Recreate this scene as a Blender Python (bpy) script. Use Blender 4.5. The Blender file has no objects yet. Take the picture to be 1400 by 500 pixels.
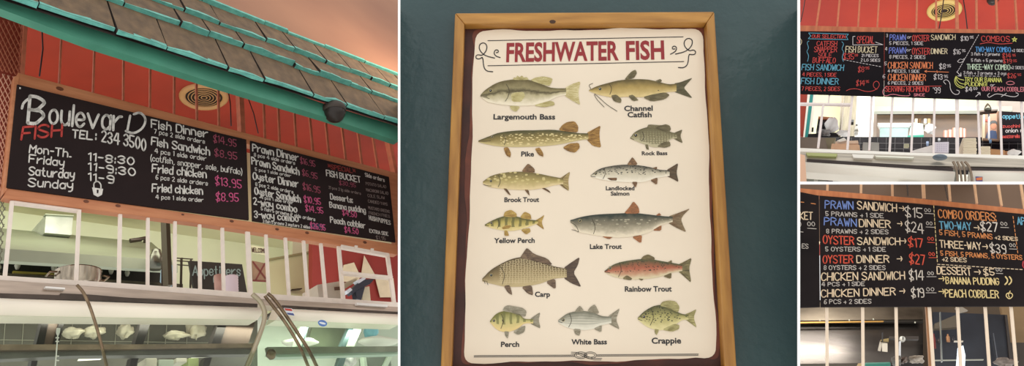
import bpy, bmesh, math, random
from mathutils import Vector, Matrix

# ------------------------------------------------------------------ camera
FP = 944.0                       # focal length in pixels of a 1400 x 500 frame
PITCH = math.radians(15.7)       # the camera looks up a little
CAM = Vector((0, 0, 1.5))
RP = Matrix.Rotation(PITCH, 3, 'X')
C = bpy.context.scene.collection
RND = random.Random(7)

def ray(px, py):
    return RP @ Vector(((px - 700) / FP, 1.0, -(py - 250) / FP))

cd = bpy.data.cameras.new('camera'); cd.sensor_width = 36; cd.lens = 36 * FP / 1400
cd.clip_start = 0.05; cd.clip_end = 200
camo = bpy.data.objects.new('camera', cd); C.objects.link(camo)
camo.location = CAM; camo.rotation_euler = (math.radians(90) + PITCH, 0, 0)
bpy.context.scene.camera = camo

class Frame:
    """A room's own axes: x along its front wall, y into the room, z up."""
    def __init__(s, ex, ez, px, py, dist, vp):
        ex = (RP @ Vector(ex)).normalized(); ez = (RP @ Vector(ez))
        ez = (ez - ex * ez.dot(ex)).normalized(); ey = ez.cross(ex)
        s.R = Matrix((ex, ey, ez)).transposed()
        s.O = CAM + ray(px, py) * dist
        s.M = Matrix.Translation(s.O) @ s.R.to_4x4()
        s.c = s.R.transposed() @ (CAM - s.O)
        s.vp = vp
    def lr(s, px, py): return s.R.transposed() @ ray(px, py)
    def hit(s, px, py, P, N):
        r = s.lr(px, py); t = (Vector(P) - s.c).dot(Vector(N)) / r.dot(Vector(N)); return s.c + r * t
    def at(s, px, py, d=0.0):
        r = s.lr(px, py); return s.c + r * ((d - s.c.y) / r.y)
    def atz(s, px, py, z):
        r = s.lr(px, py); return s.c + r * ((z - s.c.z) / r.z)
    def up(s, px, py):
        v = Vector((s.vp[0] - px, s.vp[1] - py)); v.normalize(); return v
    def mpp(s, px, py, d=0.0):    # metres per pixel
        return (s.at(px + .5, py, d) - s.at(px - .5, py, d)).length

# ------------------------------------------------------------------ materials
def lin(c):
    out = []
    for v in c[:3]:
        v /= 255.0
        out.append(v / 12.92 if v <= .04045 else ((v + .055) / 1.055) ** 2.4)
    return (*out, 1.0)
MATS = {}
def mat(name, rgb, rough=.6, metal=0.0, var=0.0, vscale=8.0, stretch=(1, 1, 1), bump=0.0, bscale=40.0,
        coat=0.0, emit=None, estr=0.0, rgb2=None, spec=.5, alpha=None, detail=4.0):
    if name in MATS: return MATS[name]
    m = bpy.data.materials.new(name); m.use_nodes = True
    nt = m.node_tree; b = nt.nodes['Principled BSDF']; L = nt.links.new
    b.inputs['Base Color'].default_value = lin(rgb)
    b.inputs['Roughness'].default_value = rough
    b.inputs['Metallic'].default_value = metal
    b.inputs['Specular IOR Level'].default_value = spec
    if coat: b.inputs['Coat Weight'].default_value = coat
    tc = nt.nodes.new('ShaderNodeTexCoord'); mp = nt.nodes.new('ShaderNodeMapping')
    mp.inputs['Scale'].default_value = stretch
    L(tc.outputs['Object'], mp.inputs['Vector'])
    if var:
        n = nt.nodes.new('ShaderNodeTexNoise'); n.inputs['Scale'].default_value = vscale; n.inputs['Detail'].default_value = detail
        L(mp.outputs['Vector'], n.inputs['Vector'])
        r = nt.nodes.new('ShaderNodeValToRGB')
        r.color_ramp.elements[0].position = .3; r.color_ramp.elements[1].position = .7
        c2 = rgb2 if rgb2 else tuple(max(0, v * (1 - var)) for v in rgb)
        r.color_ramp.elements[0].color = lin(c2); r.color_ramp.elements[1].color = lin(rgb)
        L(n.outputs['Fac'], r.inputs['Fac']); L(r.outputs['Color'], b.inputs['Base Color'])
    if bump:
        n = nt.nodes.new('ShaderNodeTexNoise'); n.inputs['Scale'].default_value = bscale; n.inputs['Detail'].default_value = 3
        L(mp.outputs['Vector'], n.inputs['Vector'])
        bp = nt.nodes.new('ShaderNodeBump'); bp.inputs['Strength'].default_value = bump; bp.inputs['Distance'].default_value = .01
        L(n.outputs['Fac'], bp.inputs['Height']); L(bp.outputs['Normal'], b.inputs['Normal'])
    if emit:
        b.inputs['Emission Color'].default_value = lin(emit); b.inputs['Emission Strength'].default_value = estr
    MATS[name] = m
    return m

def glass_mat(name, tint=(235, 245, 240), gloss=.12, rough=.03):
    if name in MATS: return MATS[name]
    m = bpy.data.materials.new(name); m.use_nodes = True; nt = m.node_tree; nt.nodes.clear(); L = nt.links.new
    o = nt.nodes.new('ShaderNodeOutputMaterial'); mx = nt.nodes.new('ShaderNodeMixShader')
    t = nt.nodes.new('ShaderNodeBsdfTransparent'); g = nt.nodes.new('ShaderNodeBsdfGlossy')
    t.inputs['Color'].default_value = lin(tint); g.inputs['Roughness'].default_value = rough
    mx.inputs['Fac'].default_value = gloss
    L(t.outputs[0], mx.inputs[1]); L(g.outputs[0], mx.inputs[2]); L(mx.outputs[0], o.inputs[0])
    MATS[name] = m; return m

# ------------------------------------------------------------------ mesh builder
class MB:
    def __init__(s): s.v = []; s.f = []; s.mi = []; s.sm = []; s.uv = None
    def quad(s, a, b, c, d, mi=0, sm=False):
        n = len(s.v); s.v += [Vector(p) for p in (a, b, c, d)]; s.f.append((n, n+1, n+2, n+3)); s.mi.append(mi); s.sm.append(sm); return s
    def poly(s, pts, mi=0):
        n = len(s.v); s.v += [Vector(p) for p in pts]; s.f.append(tuple(range(n, n+len(pts)))); s.mi.append(mi); s.sm.append(False); return s
    def extr(s, pts, vec, mi=0, side=None):
        """closed prism: polygon pts pushed along vec"""
        n = len(s.v); k = len(pts); vec = Vector(vec)
        s.v += [Vector(p) for p in pts] + [Vector(p) + vec for p in pts]
        s.f.append(tuple(range(n, n+k))); s.f.append(tuple(range(n+2*k-1, n+k-1, -1)))
        s.mi += [mi, mi]; s.sm += [False, False]
        for i in range(k):
            j = (i+1) % k
            s.f.append((n+i, n+k+i, n+k+j, n+j)); s.mi.append(mi if side is None else side); s.sm.append(False)
        return s
    def box(s, lo, hi, mi=0):
        a, b = Vector(lo), Vector(hi)
        return s.extr([(a.x, a.y, a.z), (b.x, a.y, a.z), (b.x, a.y, b.z), (a.x, a.y, b.z)], (0, b.y-a.y, 0), mi)
    def tube(s, pts, r, n=10, mi=0, caps=True):
        pts = [Vector(p) for p in pts]; rs = r if isinstance(r, (list, tuple)) else [r]*len(pts)
        base = len(s.v); prev = None
        for i, p in enumerate(pts):
            t = (pts[min(i+1, len(pts)-1)] - pts[max(i-1, 0)]).normalized()
            if prev is None:
                u = t.orthogonal().normalized()
            else:
                u = (prev - t * prev.dot(t)).normalized()
            prev = u; w = t.cross(u)
            for k in range(n):
                a = 2*math.pi*k/n; s.v.append(p + (u*math.cos(a) + w*math.sin(a))*rs[i])
        for i in range(len(pts)-1):
            for k in range(n):
                a = base+i*n+k; b = base+i*n+(k+1) % n
                s.f.append((a, b, b+n, a+n)); s.mi.append(mi); s.sm.append(True)
        if caps:
            s.f.append(tuple(base+k for k in range(n))[::-1]); s.f.append(tuple(base+(len(pts)-1)*n+k for k in range(n)))
            s.mi += [mi, mi]; s.sm += [False, False]
        return s
    def lathe(s, prof, c, ax=(0, 0, 1), n=32, mi=0, sm=True):
        """prof: (radius, height along ax)"""
        ax = Vector(ax).normalized(); u = ax.orthogonal().normalized(); w = ax.cross(u); c = Vector(c); base = len(s.v)
        for (r, h) in prof:
            for k in range(n):
                a = 2*math.pi*k/n; s.v.append(c + ax*h + (u*math.cos(a)+w*math.sin(a))*max(r, 1e-5))
        for i in range(len(prof)-1):
            for k in range(n):
                a = base+i*n+k; b = base+i*n+(k+1) % n
                s.f.append((a, b, b+n, a+n)); s.mi.append(mi); s.sm.append(sm)
        return s
    def blob(s, c, r, seed=0, amp=.15, n=14, m=8, mi=0):
        """a lumpy closed bag-like body, radii r=(rx,ry,rz)"""
        rr = random.Random(seed); ph = [rr.uniform(0, 6.28) for _ in range(6)]; c = Vector(c); base = len(s.v)
        for i in range(m+1):
            th = math.pi*i/m
            for k in range(n):
                a = 2*math.pi*k/n
                q = 1 + amp*(math.sin(3*a+ph[0]+2*th)+.6*math.sin(5*a+ph[1])*math.sin(2*th+ph[2])+.5*math.sin(7*th+ph[3]+a))
                s.v.append(c + Vector((r[0]*math.sin(th)*math.cos(a)*q, r[1]*math.sin(th)*math.sin(a)*q, r[2]*math.cos(th)*q)))
        for i in range(m):
            for k in range(n):
                a = base+i*n+k; b = base+i*n+(k+1) % n
                s.f.append((a, b, b+n, a+n)); s.mi.append(mi); s.sm.append(True)
        return s
    # pixel helpers ------------------------------------------------
    def pris(s, F, px, d, t, mi=0, side=None):
        return s.extr([F.at(x, y, d) for x, y in px], (0, t, 0), mi, side)
    def pbox(s, F, x0, y0, x1, y1, d, t, mi=0):
        """upright box whose front face fills the given corner pixels"""
        a = F.at(x0, y1, d); b = F.at(x1, y0, d)
        return s.box((a.x, d, a.z), (b.x, d+t, b.z), mi)
    def strip(s, F, p, q, w, d, t, mi=0, w2=None):
        p = Vector(p); q = Vector(q); e = (q-p).normalized(); n = Vector((-e.y, e.x)); w2 = w if w2 is None else w2
        return s.pris(F, [p+n*w/2, p-n*w/2, q-n*w2/2, q+n*w2/2], d, t, mi)
    def stroke(s, F, pts, w, d, mi=0, up=None):
        """a painted line: ribbon with rounded joints on plane depth d"""
        pts = [Vector(p) for p in pts]; P = lambda v: F.at(v.x, v.y, d)
        for i in range(len(pts)-1):
            e = pts[i+1]-pts[i]
            if e.length < 1e-4: continue
            e.normalize(); n = Vector((-e.y, e.x))*w/2
            s.quad(P(pts[i]-n), P(pts[i+1]-n), P(pts[i+1]+n), P(pts[i]+n), mi)
        for i, p in enumerate(pts):
            if 0 < i < len(pts)-1:
                a = (pts[i]-pts[i-1]); b = (pts[i+1]-pts[i])
                if a.length < 1e-4 or b.length < 1e-4 or a.angle(b) < .25: continue
            s.poly([P(p+Vector((math.cos(k*math.pi/3), math.sin(k*math.pi/3)))*w/2) for k in range(6)], mi)
        return s
    def build(s, name, F, mats, parent=None, origin=None, normals=True, bevel=0.0):
        mats = mats if isinstance(mats, (list, tuple)) else [mats]
        if origin is None:
            if parent is not None and 'org' in ORG.get(parent.name, {}): origin = ORG[parent.name]['org']
            else:
                xs = [v.x for v in s.v]; ys = [v.y for v in s.v]; zs = [v.z for v in s.v]
                origin = Vector(((min(xs)+max(xs))/2, (min(ys)+max(ys))/2, min(zs)))
        origin = Vector(origin)
        me = bpy.data.meshes.new(name)
        me.from_pydata([v-origin for v in s.v], [], s.f)
        for m in mats: me.materials.append(m)
        me.polygons.foreach_set('material_index', s.mi); me.polygons.foreach_set('use_smooth', s.sm)
        if s.uv:
            ul = me.uv_layers.new(name='UVMap')
            for lp in me.loops: ul.data[lp.index].uv = s.uv[lp.vertex_index]
        if normals:
            bm = bmesh.new(); bm.from_mesh(me); bmesh.ops.recalc_face_normals(bm, faces=bm.faces); bm.to_mesh(me); bm.free()
        o = bpy.data.objects.new(name, me); C.objects.link(o)
        if parent is not None:
            o.parent = parent
        else:
            o.matrix_world = F.M @ Matrix.Translation(origin)
        if bevel:
            b = o.modifiers.new('soft_edges', 'BEVEL'); b.width = bevel; b.segments = 2; b.limit_method = 'ANGLE'
        ORG[o.name] = {'org': origin}
        return o
ORG = {}

def tag(o, label=None, cat=None, group=None, kind=None):
    if label: o['label'] = label
    if cat: o['category'] = cat
    if group: o['group'] = group
    if kind: o['kind'] = kind
    return o
def thing(name, F, origin, label, cat, group=None):
    o = bpy.data.objects.new(name, None); C.objects.link(o); o.empty_display_size = .05
    o.matrix_world = F.M @ Matrix.Translation(Vector(origin)); ORG[o.name] = {'org': Vector(origin)}
    return tag(o, label, cat, group)

# ------------------------------------------------------------------ hand lettering: single-stroke alphabet
# two digits = x, y (y: 0 descender, 2 baseline, 6 x-height, 8 capital); '|' parts strokes, '~' rounds a stroke
G = {
'A': '02 28 42|14 34', 'B': '02 08|~08 28 47 36 25 05|~05 25 35 44 33 22 02', 'C': '~47 38 18 06 04 12 32 43',
'D': '02 08|~08 18 38 46 44 32 12 02', 'E': '48 08 02 42|05 35', 'F': '48 08 02|05 35', 'G': '~47 38 18 06 04 12 32 44|44 45 25',
'H': '02 08|42 48|05 45', 'I': '02 08', 'J': '~38 33 22 12 03', 'K': '02 08|48 05 42', 'L': '08 02 42', 'M': '02 08 25 48 42',
'N': '02 08 42 48', 'O': '~28 18 06 04 12 32 44 46 38 28', 'P': '02 08|~08 28 47 46 25 05', 'Q': '~28 18 06 04 12 32 44 46 38 28|33 42',
'R': '02 08|~08 28 47 46 25 05|25 42', 'S': '~47 38 18 07 06 25 44 43 32 12 03', 'T': '08 48|28 22', 'U': '~08 04 12 32 44 48',
'V': '08 22 48', 'W': '08 12 26 32 48', 'X': '02 48|08 42', 'Y': '08 25 48|25 22', 'Z': '08 48 02 42',
'a': '~35 26 16 05 03 12 22 33|36 32', 'b': '08 02|~05 16 26 35 33 22 12 03', 'c': '~35 26 16 05 03 12 22 33',
'd': '38 32|~35 26 16 05 03 12 22 33', 'e': '~04 34 35 26 16 05 03 12 22 33', 'f': '~28 18 07 02|06 26',
'g': '~35 26 16 05 03 12 22 33|~36 31 20 10 01', 'h': '08 02|~05 16 26 35 32', 'i': '02 06|07 08', 'j': '~16 11 00|17 18',
'k': '08 02|35 04 32', 'l': '02 08', 'm': '02 06|~05 16 25 22|~25 36 45 42', 'n': '02 06|~05 16 26 35 32',
'o': '~26 16 05 03 12 22 33 35 26', 'p': '00 06|~05 16 26 35 33 22 12 03', 'q': '30 36|~35 26 16 05 03 12 22 33',
'r': '02 06|~04 15 26 36', 's': '~35 26 16 05 14 24 33 22 12 03', 't': '~18 13 22 32|06 26', 'u': '~06 03 12 22 33|36 32',
'v': '06 22 46', 'w': '06 12 25 32 46', 'x': '02 36|06 32', 'y': '~06 04 13 23 34|~36 31 20 10', 'z': '06 36 02 32',
'0': '~18 06 04 12 22 34 36 28 18', '1': '07 18 12', '2': '~07 18 28 37 36 02|02 32', '3': '~07 18 28 37 36 15|~15 25 34 33 22 12 03',
'4': '28 04 44|38 32', '5': '38 08 05|~05 25 34 33 22 12 03', '6': '~38 18 05 03 12 22 33 34 25 15 04', '7': '08 38 12',
'8': '~25 15 06 07 18 28 37 36 25 34 33 22 12 03 04 15', '9': '~35 25 15 06 07 18 28 37 35 32 12', '$': '~37 28 18 07 06 24 33 32 22 12 03|29 11',
'.': '02 12', ',': '12 01', ':': '03 02|05 06', '-': '05 25', '+': '04 34|26 22', '(': '~19 06 04 11', ')': '~09 16 14 01',
'/': '02 38', "'": '08 07', '!': '08 04|02 03', '>': '05 45|37 45 33', '*': '04 38|08 34|06 36', '_': '02 42', '&': '42 17 28 05 13 44', }
def chaikin(p, it=2):
    for _ in range(it):
        q = [p[0]]
        for a, b in zip(p[:-1], p[1:]):
            q += [a*.75+b*.25, a*.25+b*.75]
        q.append(p[-1]); p = q
    return p
def glyph(ch):
    out = []; wmax = 0
    for st in G.get(ch, '').split('|'):
        if not st: continue
        sm = st[0] == '~'
        pts = [Vector((int(t[0]), int(t[1])-2.0)) for t in st.lstrip('~').split()]
        wmax = max(wmax, max(p.x for p in pts))
        out.append(chaikin(pts) if sm else pts)
    return out, wmax
def text(F, board, s, x0, y0, x1, y1, h, col, w=1.0, h1=None, d=-.0035, jit=.25):
    """hand lettering from baseline pixel (x0,y0) to (x1,y1), capitals h pixels high"""
    h1 = h if h1 is None else h1
    gl = []; u = 0.0
    for ch in s:
        if ch == ' ': u += 2.6; continue
        st, gw = glyph(ch); jy = RND.uniform(-jit, jit); js = RND.uniform(-.25, .25)
        gl.append((u, st, jy, js)); u += gw + 1.25
    U = max(u-1.25, .5); mb = MB()
    for gu, st, jy, js in gl:
        for pl in st:
            pts = []
            for p in pl:
                f = (gu + p.x + js*p.y/6) / U
                bx, by = x0+(x1-x0)*f, y0+(y1-y0)*f
                hh = (h+(h1-h)*f)/6
                pts.append(Vector((bx, by)) + F.up(bx, by)*(p.y+jy)*hh)
            mb.stroke(F, pts, w, d)
    o = mb.build('lettering', F, paint(col), board, normals=False)
    o['label'] = '%s lettering "%s"' % (COLNAME.get(col, 'white'), s.replace('>', 'arrow'))
    return o
COLNAME = {}
def paint(col):
    return mat('chalk_paint_%d_%d_%d' % col, col, .75, var=.1, vscale=60)
def lines(F, board, strokes, col, w=1.0, d=-.0035, name='chalk_drawing', label=None):
    mb = MB()
    for st in strokes: mb.stroke(F, [Vector(p) for p in st], w, d)
    o = mb.build(name, F, paint(col), board, normals=False)
    if label: o['label'] = label
    return o
def sm(pts, it=2): return chaikin([Vector(p) for p in pts], it)
def dashes(a, b, n, duty=.6):
    a = Vector(a); b = Vector(b); return [[a+(b-a)*(i/n), a+(b-a)*((i+duty)/n)] for i in range(n)]
def area(name, F, loc, size, power, col=(1, 1, 1), target=None, sizey=None):
    l = bpy.data.lights.new(name, 'AREA'); l.energy = power; l.color = col; l.shape = 'RECTANGLE'; l.size = size; l.size_y = sizey or size
    o = bpy.data.objects.new(name, l); C.objects.link(o)
    p = F.M @ Vector(loc); t = F.M @ Vector(target)
    o.location = p; o.rotation_euler = (t-p).to_track_quat('-Z', 'Y').to_euler()
    return o

def adopt(parent, kids):
    """make already placed pieces parts of the thing they belong to"""
    for o in kids:
        mw = o.matrix_world.copy(); o.parent = parent
        o.matrix_parent_inverse = Matrix.Identity(4); o.matrix_basis = parent.matrix_world.inverted() @ mw
        for k in ('category', 'group', 'label'):
            if k in o: del o[k]
        for c in list(o.children): pass
# ================================================================== ROOM 2: framed fish chart on a dark green wall
F2 = Frame((1, 0, 0), (0, math.sin(PITCH), math.cos(PITCH)), 800, 250, 2.0, (800, -3100))
wall_green = mat('dark_teal_gloss_paint', (50, 76, 77), .3, var=.25, vscale=2.5, bump=.55, bscale=26, rgb2=(38, 64, 68), spec=.6)
m = MB(); a = F2.at(540, 560, 0); b = F2.at(1100, -60, 0)
m.pris(F2, [(546, -60), (1091, -60), (1091, 560), (546, 560)], 0, .04); tag(m.build('wall_middle', F2, wall_green), kind='structure')

fw = mat('golden_pine_frame', (192, 140, 66), .45, var=.35, vscale=5, stretch=(9, 1, 1), rgb2=(150, 100, 42), coat=.15)
fwh = mat('golden_pine_frame_h', (200, 146, 70), .45, var=.35, vscale=5, stretch=(1, 1, 9), rgb2=(156, 106, 44), coat=.15)
maroon = mat('maroon_border_shade', (84, 40, 28), .55, var=.4, vscale=9, rgb2=(46, 24, 20))
cream = mat('cream_print_sheet', (247, 231, 207), .5, var=.04, vscale=2)
pos = thing('fish_poster', F2, F2.at(805, 508, -.02), 'framed cream poster of freshwater fish with red title hanging on dark green wall', 'poster')
# frame: four mitred mouldings
OUT = [(622, 17.5), (977, 15.5), (1008, 512), (602, 514)]
INN = [(635, 32.5), (966, 31), (990.5, 500.5), (617.5, 500.5)]
for i, nm in enumerate(('top', 'right', 'bottom', 'left')):
    j = (i+1) % 4
    mb = MB().pris(F2, [OUT[i], OUT[j], INN[j], INN[i]], -.045, .045)
    mb.build('frame_moulding', F2, fwh if nm in ('top', 'bottom') else fw, pos, bevel=.004)
mb = MB()
for (x, y, r) in ((755.5, 29.5, 3.6),):
    p = F2.at(x, y, -.0455); rr = r*F2.mpp(x, y, 0)
    mb.extr([p+Vector((math.cos(k*.628)*rr*1.2, 0, math.sin(k*.628)*rr*.75)) for k in range(10)], (0, .002, 0))
mb.build('wood_knot', F2, mat('dark_knot', (74, 44, 20), .6, var=.3, vscale=60), pos)
MB().pris(F2, [(632, 29), (969, 27), (995, 506), (612, 506)], -.012, .012).build('backing', F2, maroon, pos)  # the frame's border shadow is put into this maroon-brown
# rusty border print around the sheet: a wavy cream sheet on the maroon backing
def wavy(a, b, off, n, seed, amp):
    r = random.Random(seed); a = Vector(a); b = Vector(b); e = (b-a).normalized(); nn = Vector((-e.y, e.x)); out = []
    ph = r.uniform(0, 6)
    for i in range(n):
        t = i/n; q = math.sin(ph+t*9)+.6*math.sin(ph*2+t*21)+.3*math.sin(t*47)
        out.append(a+(b-a)*t+nn*(q*amp))
    return out
def corner(c, a, b, r, n=5):
    c = Vector(c); p = c+(Vector(a)-c).normalized()*r; q = c+(Vector(b)-c).normalized()*r
    return [p*(1-t)**2+c*2*t*(1-t)+q*t*t for t in [k/n for k in range(n+1)]]
A, B, D, E = (649, 41), (962, 38), (981, 490), (632, 498)
def sheet_outline(grow=0, amp=1.0, seed=3, rc=16):
    A, B, D, E = (650-grow, 42-grow*.5), (961+grow, 39-grow*.5), (979.5+grow, 489+grow*.5), (634-grow, 497+grow*.3)
    pts = []
    for c, pr, nx, sd in ((A, E, B, 1), (B, A, D, 2), (D, B, E, 3), (E, D, A, 4)):
        cr = corner(c, pr, nx, rc); pts += cr
        nxt = {1: B, 2: D, 3: E, 4: A}[sd]
        st = cr[-1]; en = Vector(nxt)+(Vector(c)-Vector(nxt)).normalized()*rc
        pts += wavy(st, en, 0, 26, seed+sd, amp)[1:]
    return pts
MB().pris(F2, sheet_outline(4.0, 2.6, 11, 10), -.0135, .0015).build('rust_border', F2, mat('rust_red_patch', (128, 66, 44), .5, var=.45, vscale=12, rgb2=(80, 38, 28)), pos)
sheet = MB().pris(F2, sheet_outline(0, 1.15, 5), -.0155, .002).build('printed_sheet', F2, cream, pos)
DP = -.0165
# lettering in a heavy flared face: built-in vector font, thickened
def font_text(s, x0, y0, x1, y1, h, col, fat=.0, shear=0.0, up=None, name='lettering', extr=.0004):
    cu = bpy.data.curves.new('t', 'FONT'); cu.body = s; cu.offset = fat; cu.resolution_u = 3
    tmp = bpy.data.objects.new('t', cu); C.objects.link(tmp)
    dg = bpy.context.evaluated_depsgraph_get(); me = bpy.data.meshes.new_from_object(tmp.evaluated_get(dg))
    bpy.data.objects.remove(tmp); vs = [v.co.copy() for v in me.vertices]; fs = [tuple(p.vertices) for p in me.polygons]
    bpy.data.meshes.remove(me)
    xa = min(v.x for v in vs); xb = max(v.x for v in vs)
    cap = .729 * 1.0
    mb = MB()
    for v in vs:
        f = (v.x-xa)/(xb-xa); bx = x0+(x1-x0)*f; by = y0+(y1-y0)*f
        q = Vector((bx, by))+F2.up(bx, by)*(v.y/cap*h)
        mb.v.append(F2.at(q.x, q.y, DP))
    mb.f = fs; mb.mi = [0]*len(fs); mb.sm = [False]*len(fs)
    o = mb.build(name, F2, mat('print_ink_%d_%d_%d' % col, col, .5), pos, normals=False)
    o['label'] = '%s lettering "%s"' % ('dark red' if col[0] > 100 else 'black', s)
    return o
INK = (36, 34, 36); RED = (150, 40, 44)
font_text('FRESHWATER', 692, 84, 846, 81.3, 26, RED, .03)
font_text('FISH', 856, 81, 908.5, 80, 25.5, RED, .03)
for s, x0, x1, y0, y1, h in (('Largemouth Bass', 674.5, 759, 163, 163, 7.4), ('Channel', 853.5, 892.5, 151.5, 151, 7.2), ('Catfish', 858, 891, 160, 160, 7.2),
        ('Pike', 712.5, 730, 213.5, 213.5, 6.8), ('Rock Bass', 877.5, 912.5, 212, 211.6, 5.4), ('Brook Trout', 689.5, 737, 276, 275.6, 6.6),
        ('Yellow Perch', 675.3, 731, 332, 331.5, 7), ('Landlocked', 828.3, 867.5, 259.7, 259.7, 5.6), ('Salmon', 835, 860.5, 267, 267, 5.6),
        ('Lake Trout', 806.5, 850, 340, 339.8, 6.6), ('Carp', 731.3, 752, 405.3, 405.3, 7), ('Rainbow Trout', 854.3, 918.5, 398.3, 398, 7.4),
        ('Perch', 684.8, 709.8, 473.8, 473.6, 7.2), ('White Bass', 781.3, 829.8, 470.5, 470.2, 7.2), ('Crappie', 891, 931.3, 469.3, 469, 8.2)):
    font_text(s, x0, y0, x1, y1, h, INK, .027)
def ink(name, strokes, w, col=INK, d=DP):
    mb = MB()
    for st in strokes: mb.stroke(F2, [Vector(p) for p in st], w, d)
    return mb.build(name, F2, mat('print_ink_%d_%d_%d' % col, col, .5), pos, normals=False)
ink('ruled_line', [[(667, 55.5), (934, 50.3)]], 1.0); ink('ruled_line', [[(667, 89.8), (935, 84)]], 1.0)
def zz(pts, ox, oy, sc): return [Vector((ox+x/sc, oy+y/sc)) for x, y in pts]
fl = zz([(185, 288), (150, 286), (132, 262), (128, 200), (112, 214), (92, 214), (85, 200), (98, 188), (125, 196), (150, 165), (152, 132), (130, 118), (106, 132), (108, 165), (140, 196), (196, 209)], 630, 30, 4.242)
fl2 = zz([(228, 206), (202, 198), (191, 178), (202, 160), (218, 164), (218, 176), (206, 178)], 630, 30, 4.242)
fr = zz([(1262, 264), (1295, 266), (1318, 245), (1322, 185), (1338, 190), (1358, 188), (1363, 172), (1350, 160), (1325, 170), (1295, 140), (1296, 108), (1320, 92), (1345, 104), (1340, 140), (1305, 172), (1245, 186)], 630, 30, 4.242)
fr2 = zz([(1216, 187), (1245, 172), (1254, 150), (1240, 138), (1226, 145), (1228, 158), (1242, 156)], 630, 30, 4.242)
ink('scroll_flourish', [sm(fl, 3), sm(fl2, 3)], 1.35); ink('scroll_flourish', [sm(fr, 3), sm(fr2, 3)], 1.35)
# rope line with a knot
rope = []
for (xa, ya, xb, yb) in ((648, 486.8, 786, 486), (816, 485.6, 955, 484.6)):
    n = int((xb-xa)/2.6)
    for i in range(n):
        x = xa+(xb-xa)*i/n; y = ya+(yb-ya)*i/n
        rope.append([(x, y+.9), (x+2.4, y-.9)])
ink('rope_line', rope+[[(648, 487.9), (786, 487.1)], [(648, 485.7), (786, 484.9)], [(816, 486.7), (955, 485.7)], [(816, 484.5), (955, 483.5)]], .55)
kn = []
for k, (cx, ph) in enumerate(((794, 0), (807, 3.14))):
    kn.append([(cx+8.5*math.cos(t*.3+ph), 485.3+4.6*math.sin(t*.3+ph)) for t in range(22)])
    kn.append([(cx+6.3*math.cos(t*.3+ph), 485.3+2.7*math.sin(t*.3+ph)) for t in range(22)])
kn += [[(781, 481), (790, 481.5), (800, 486), (812, 489.5), (823, 489.5)], [(781, 483), (790, 483.6), (800, 488), (812, 491.5), (822, 491.6)]]
ink('rope_knot', kn, .7)

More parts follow.
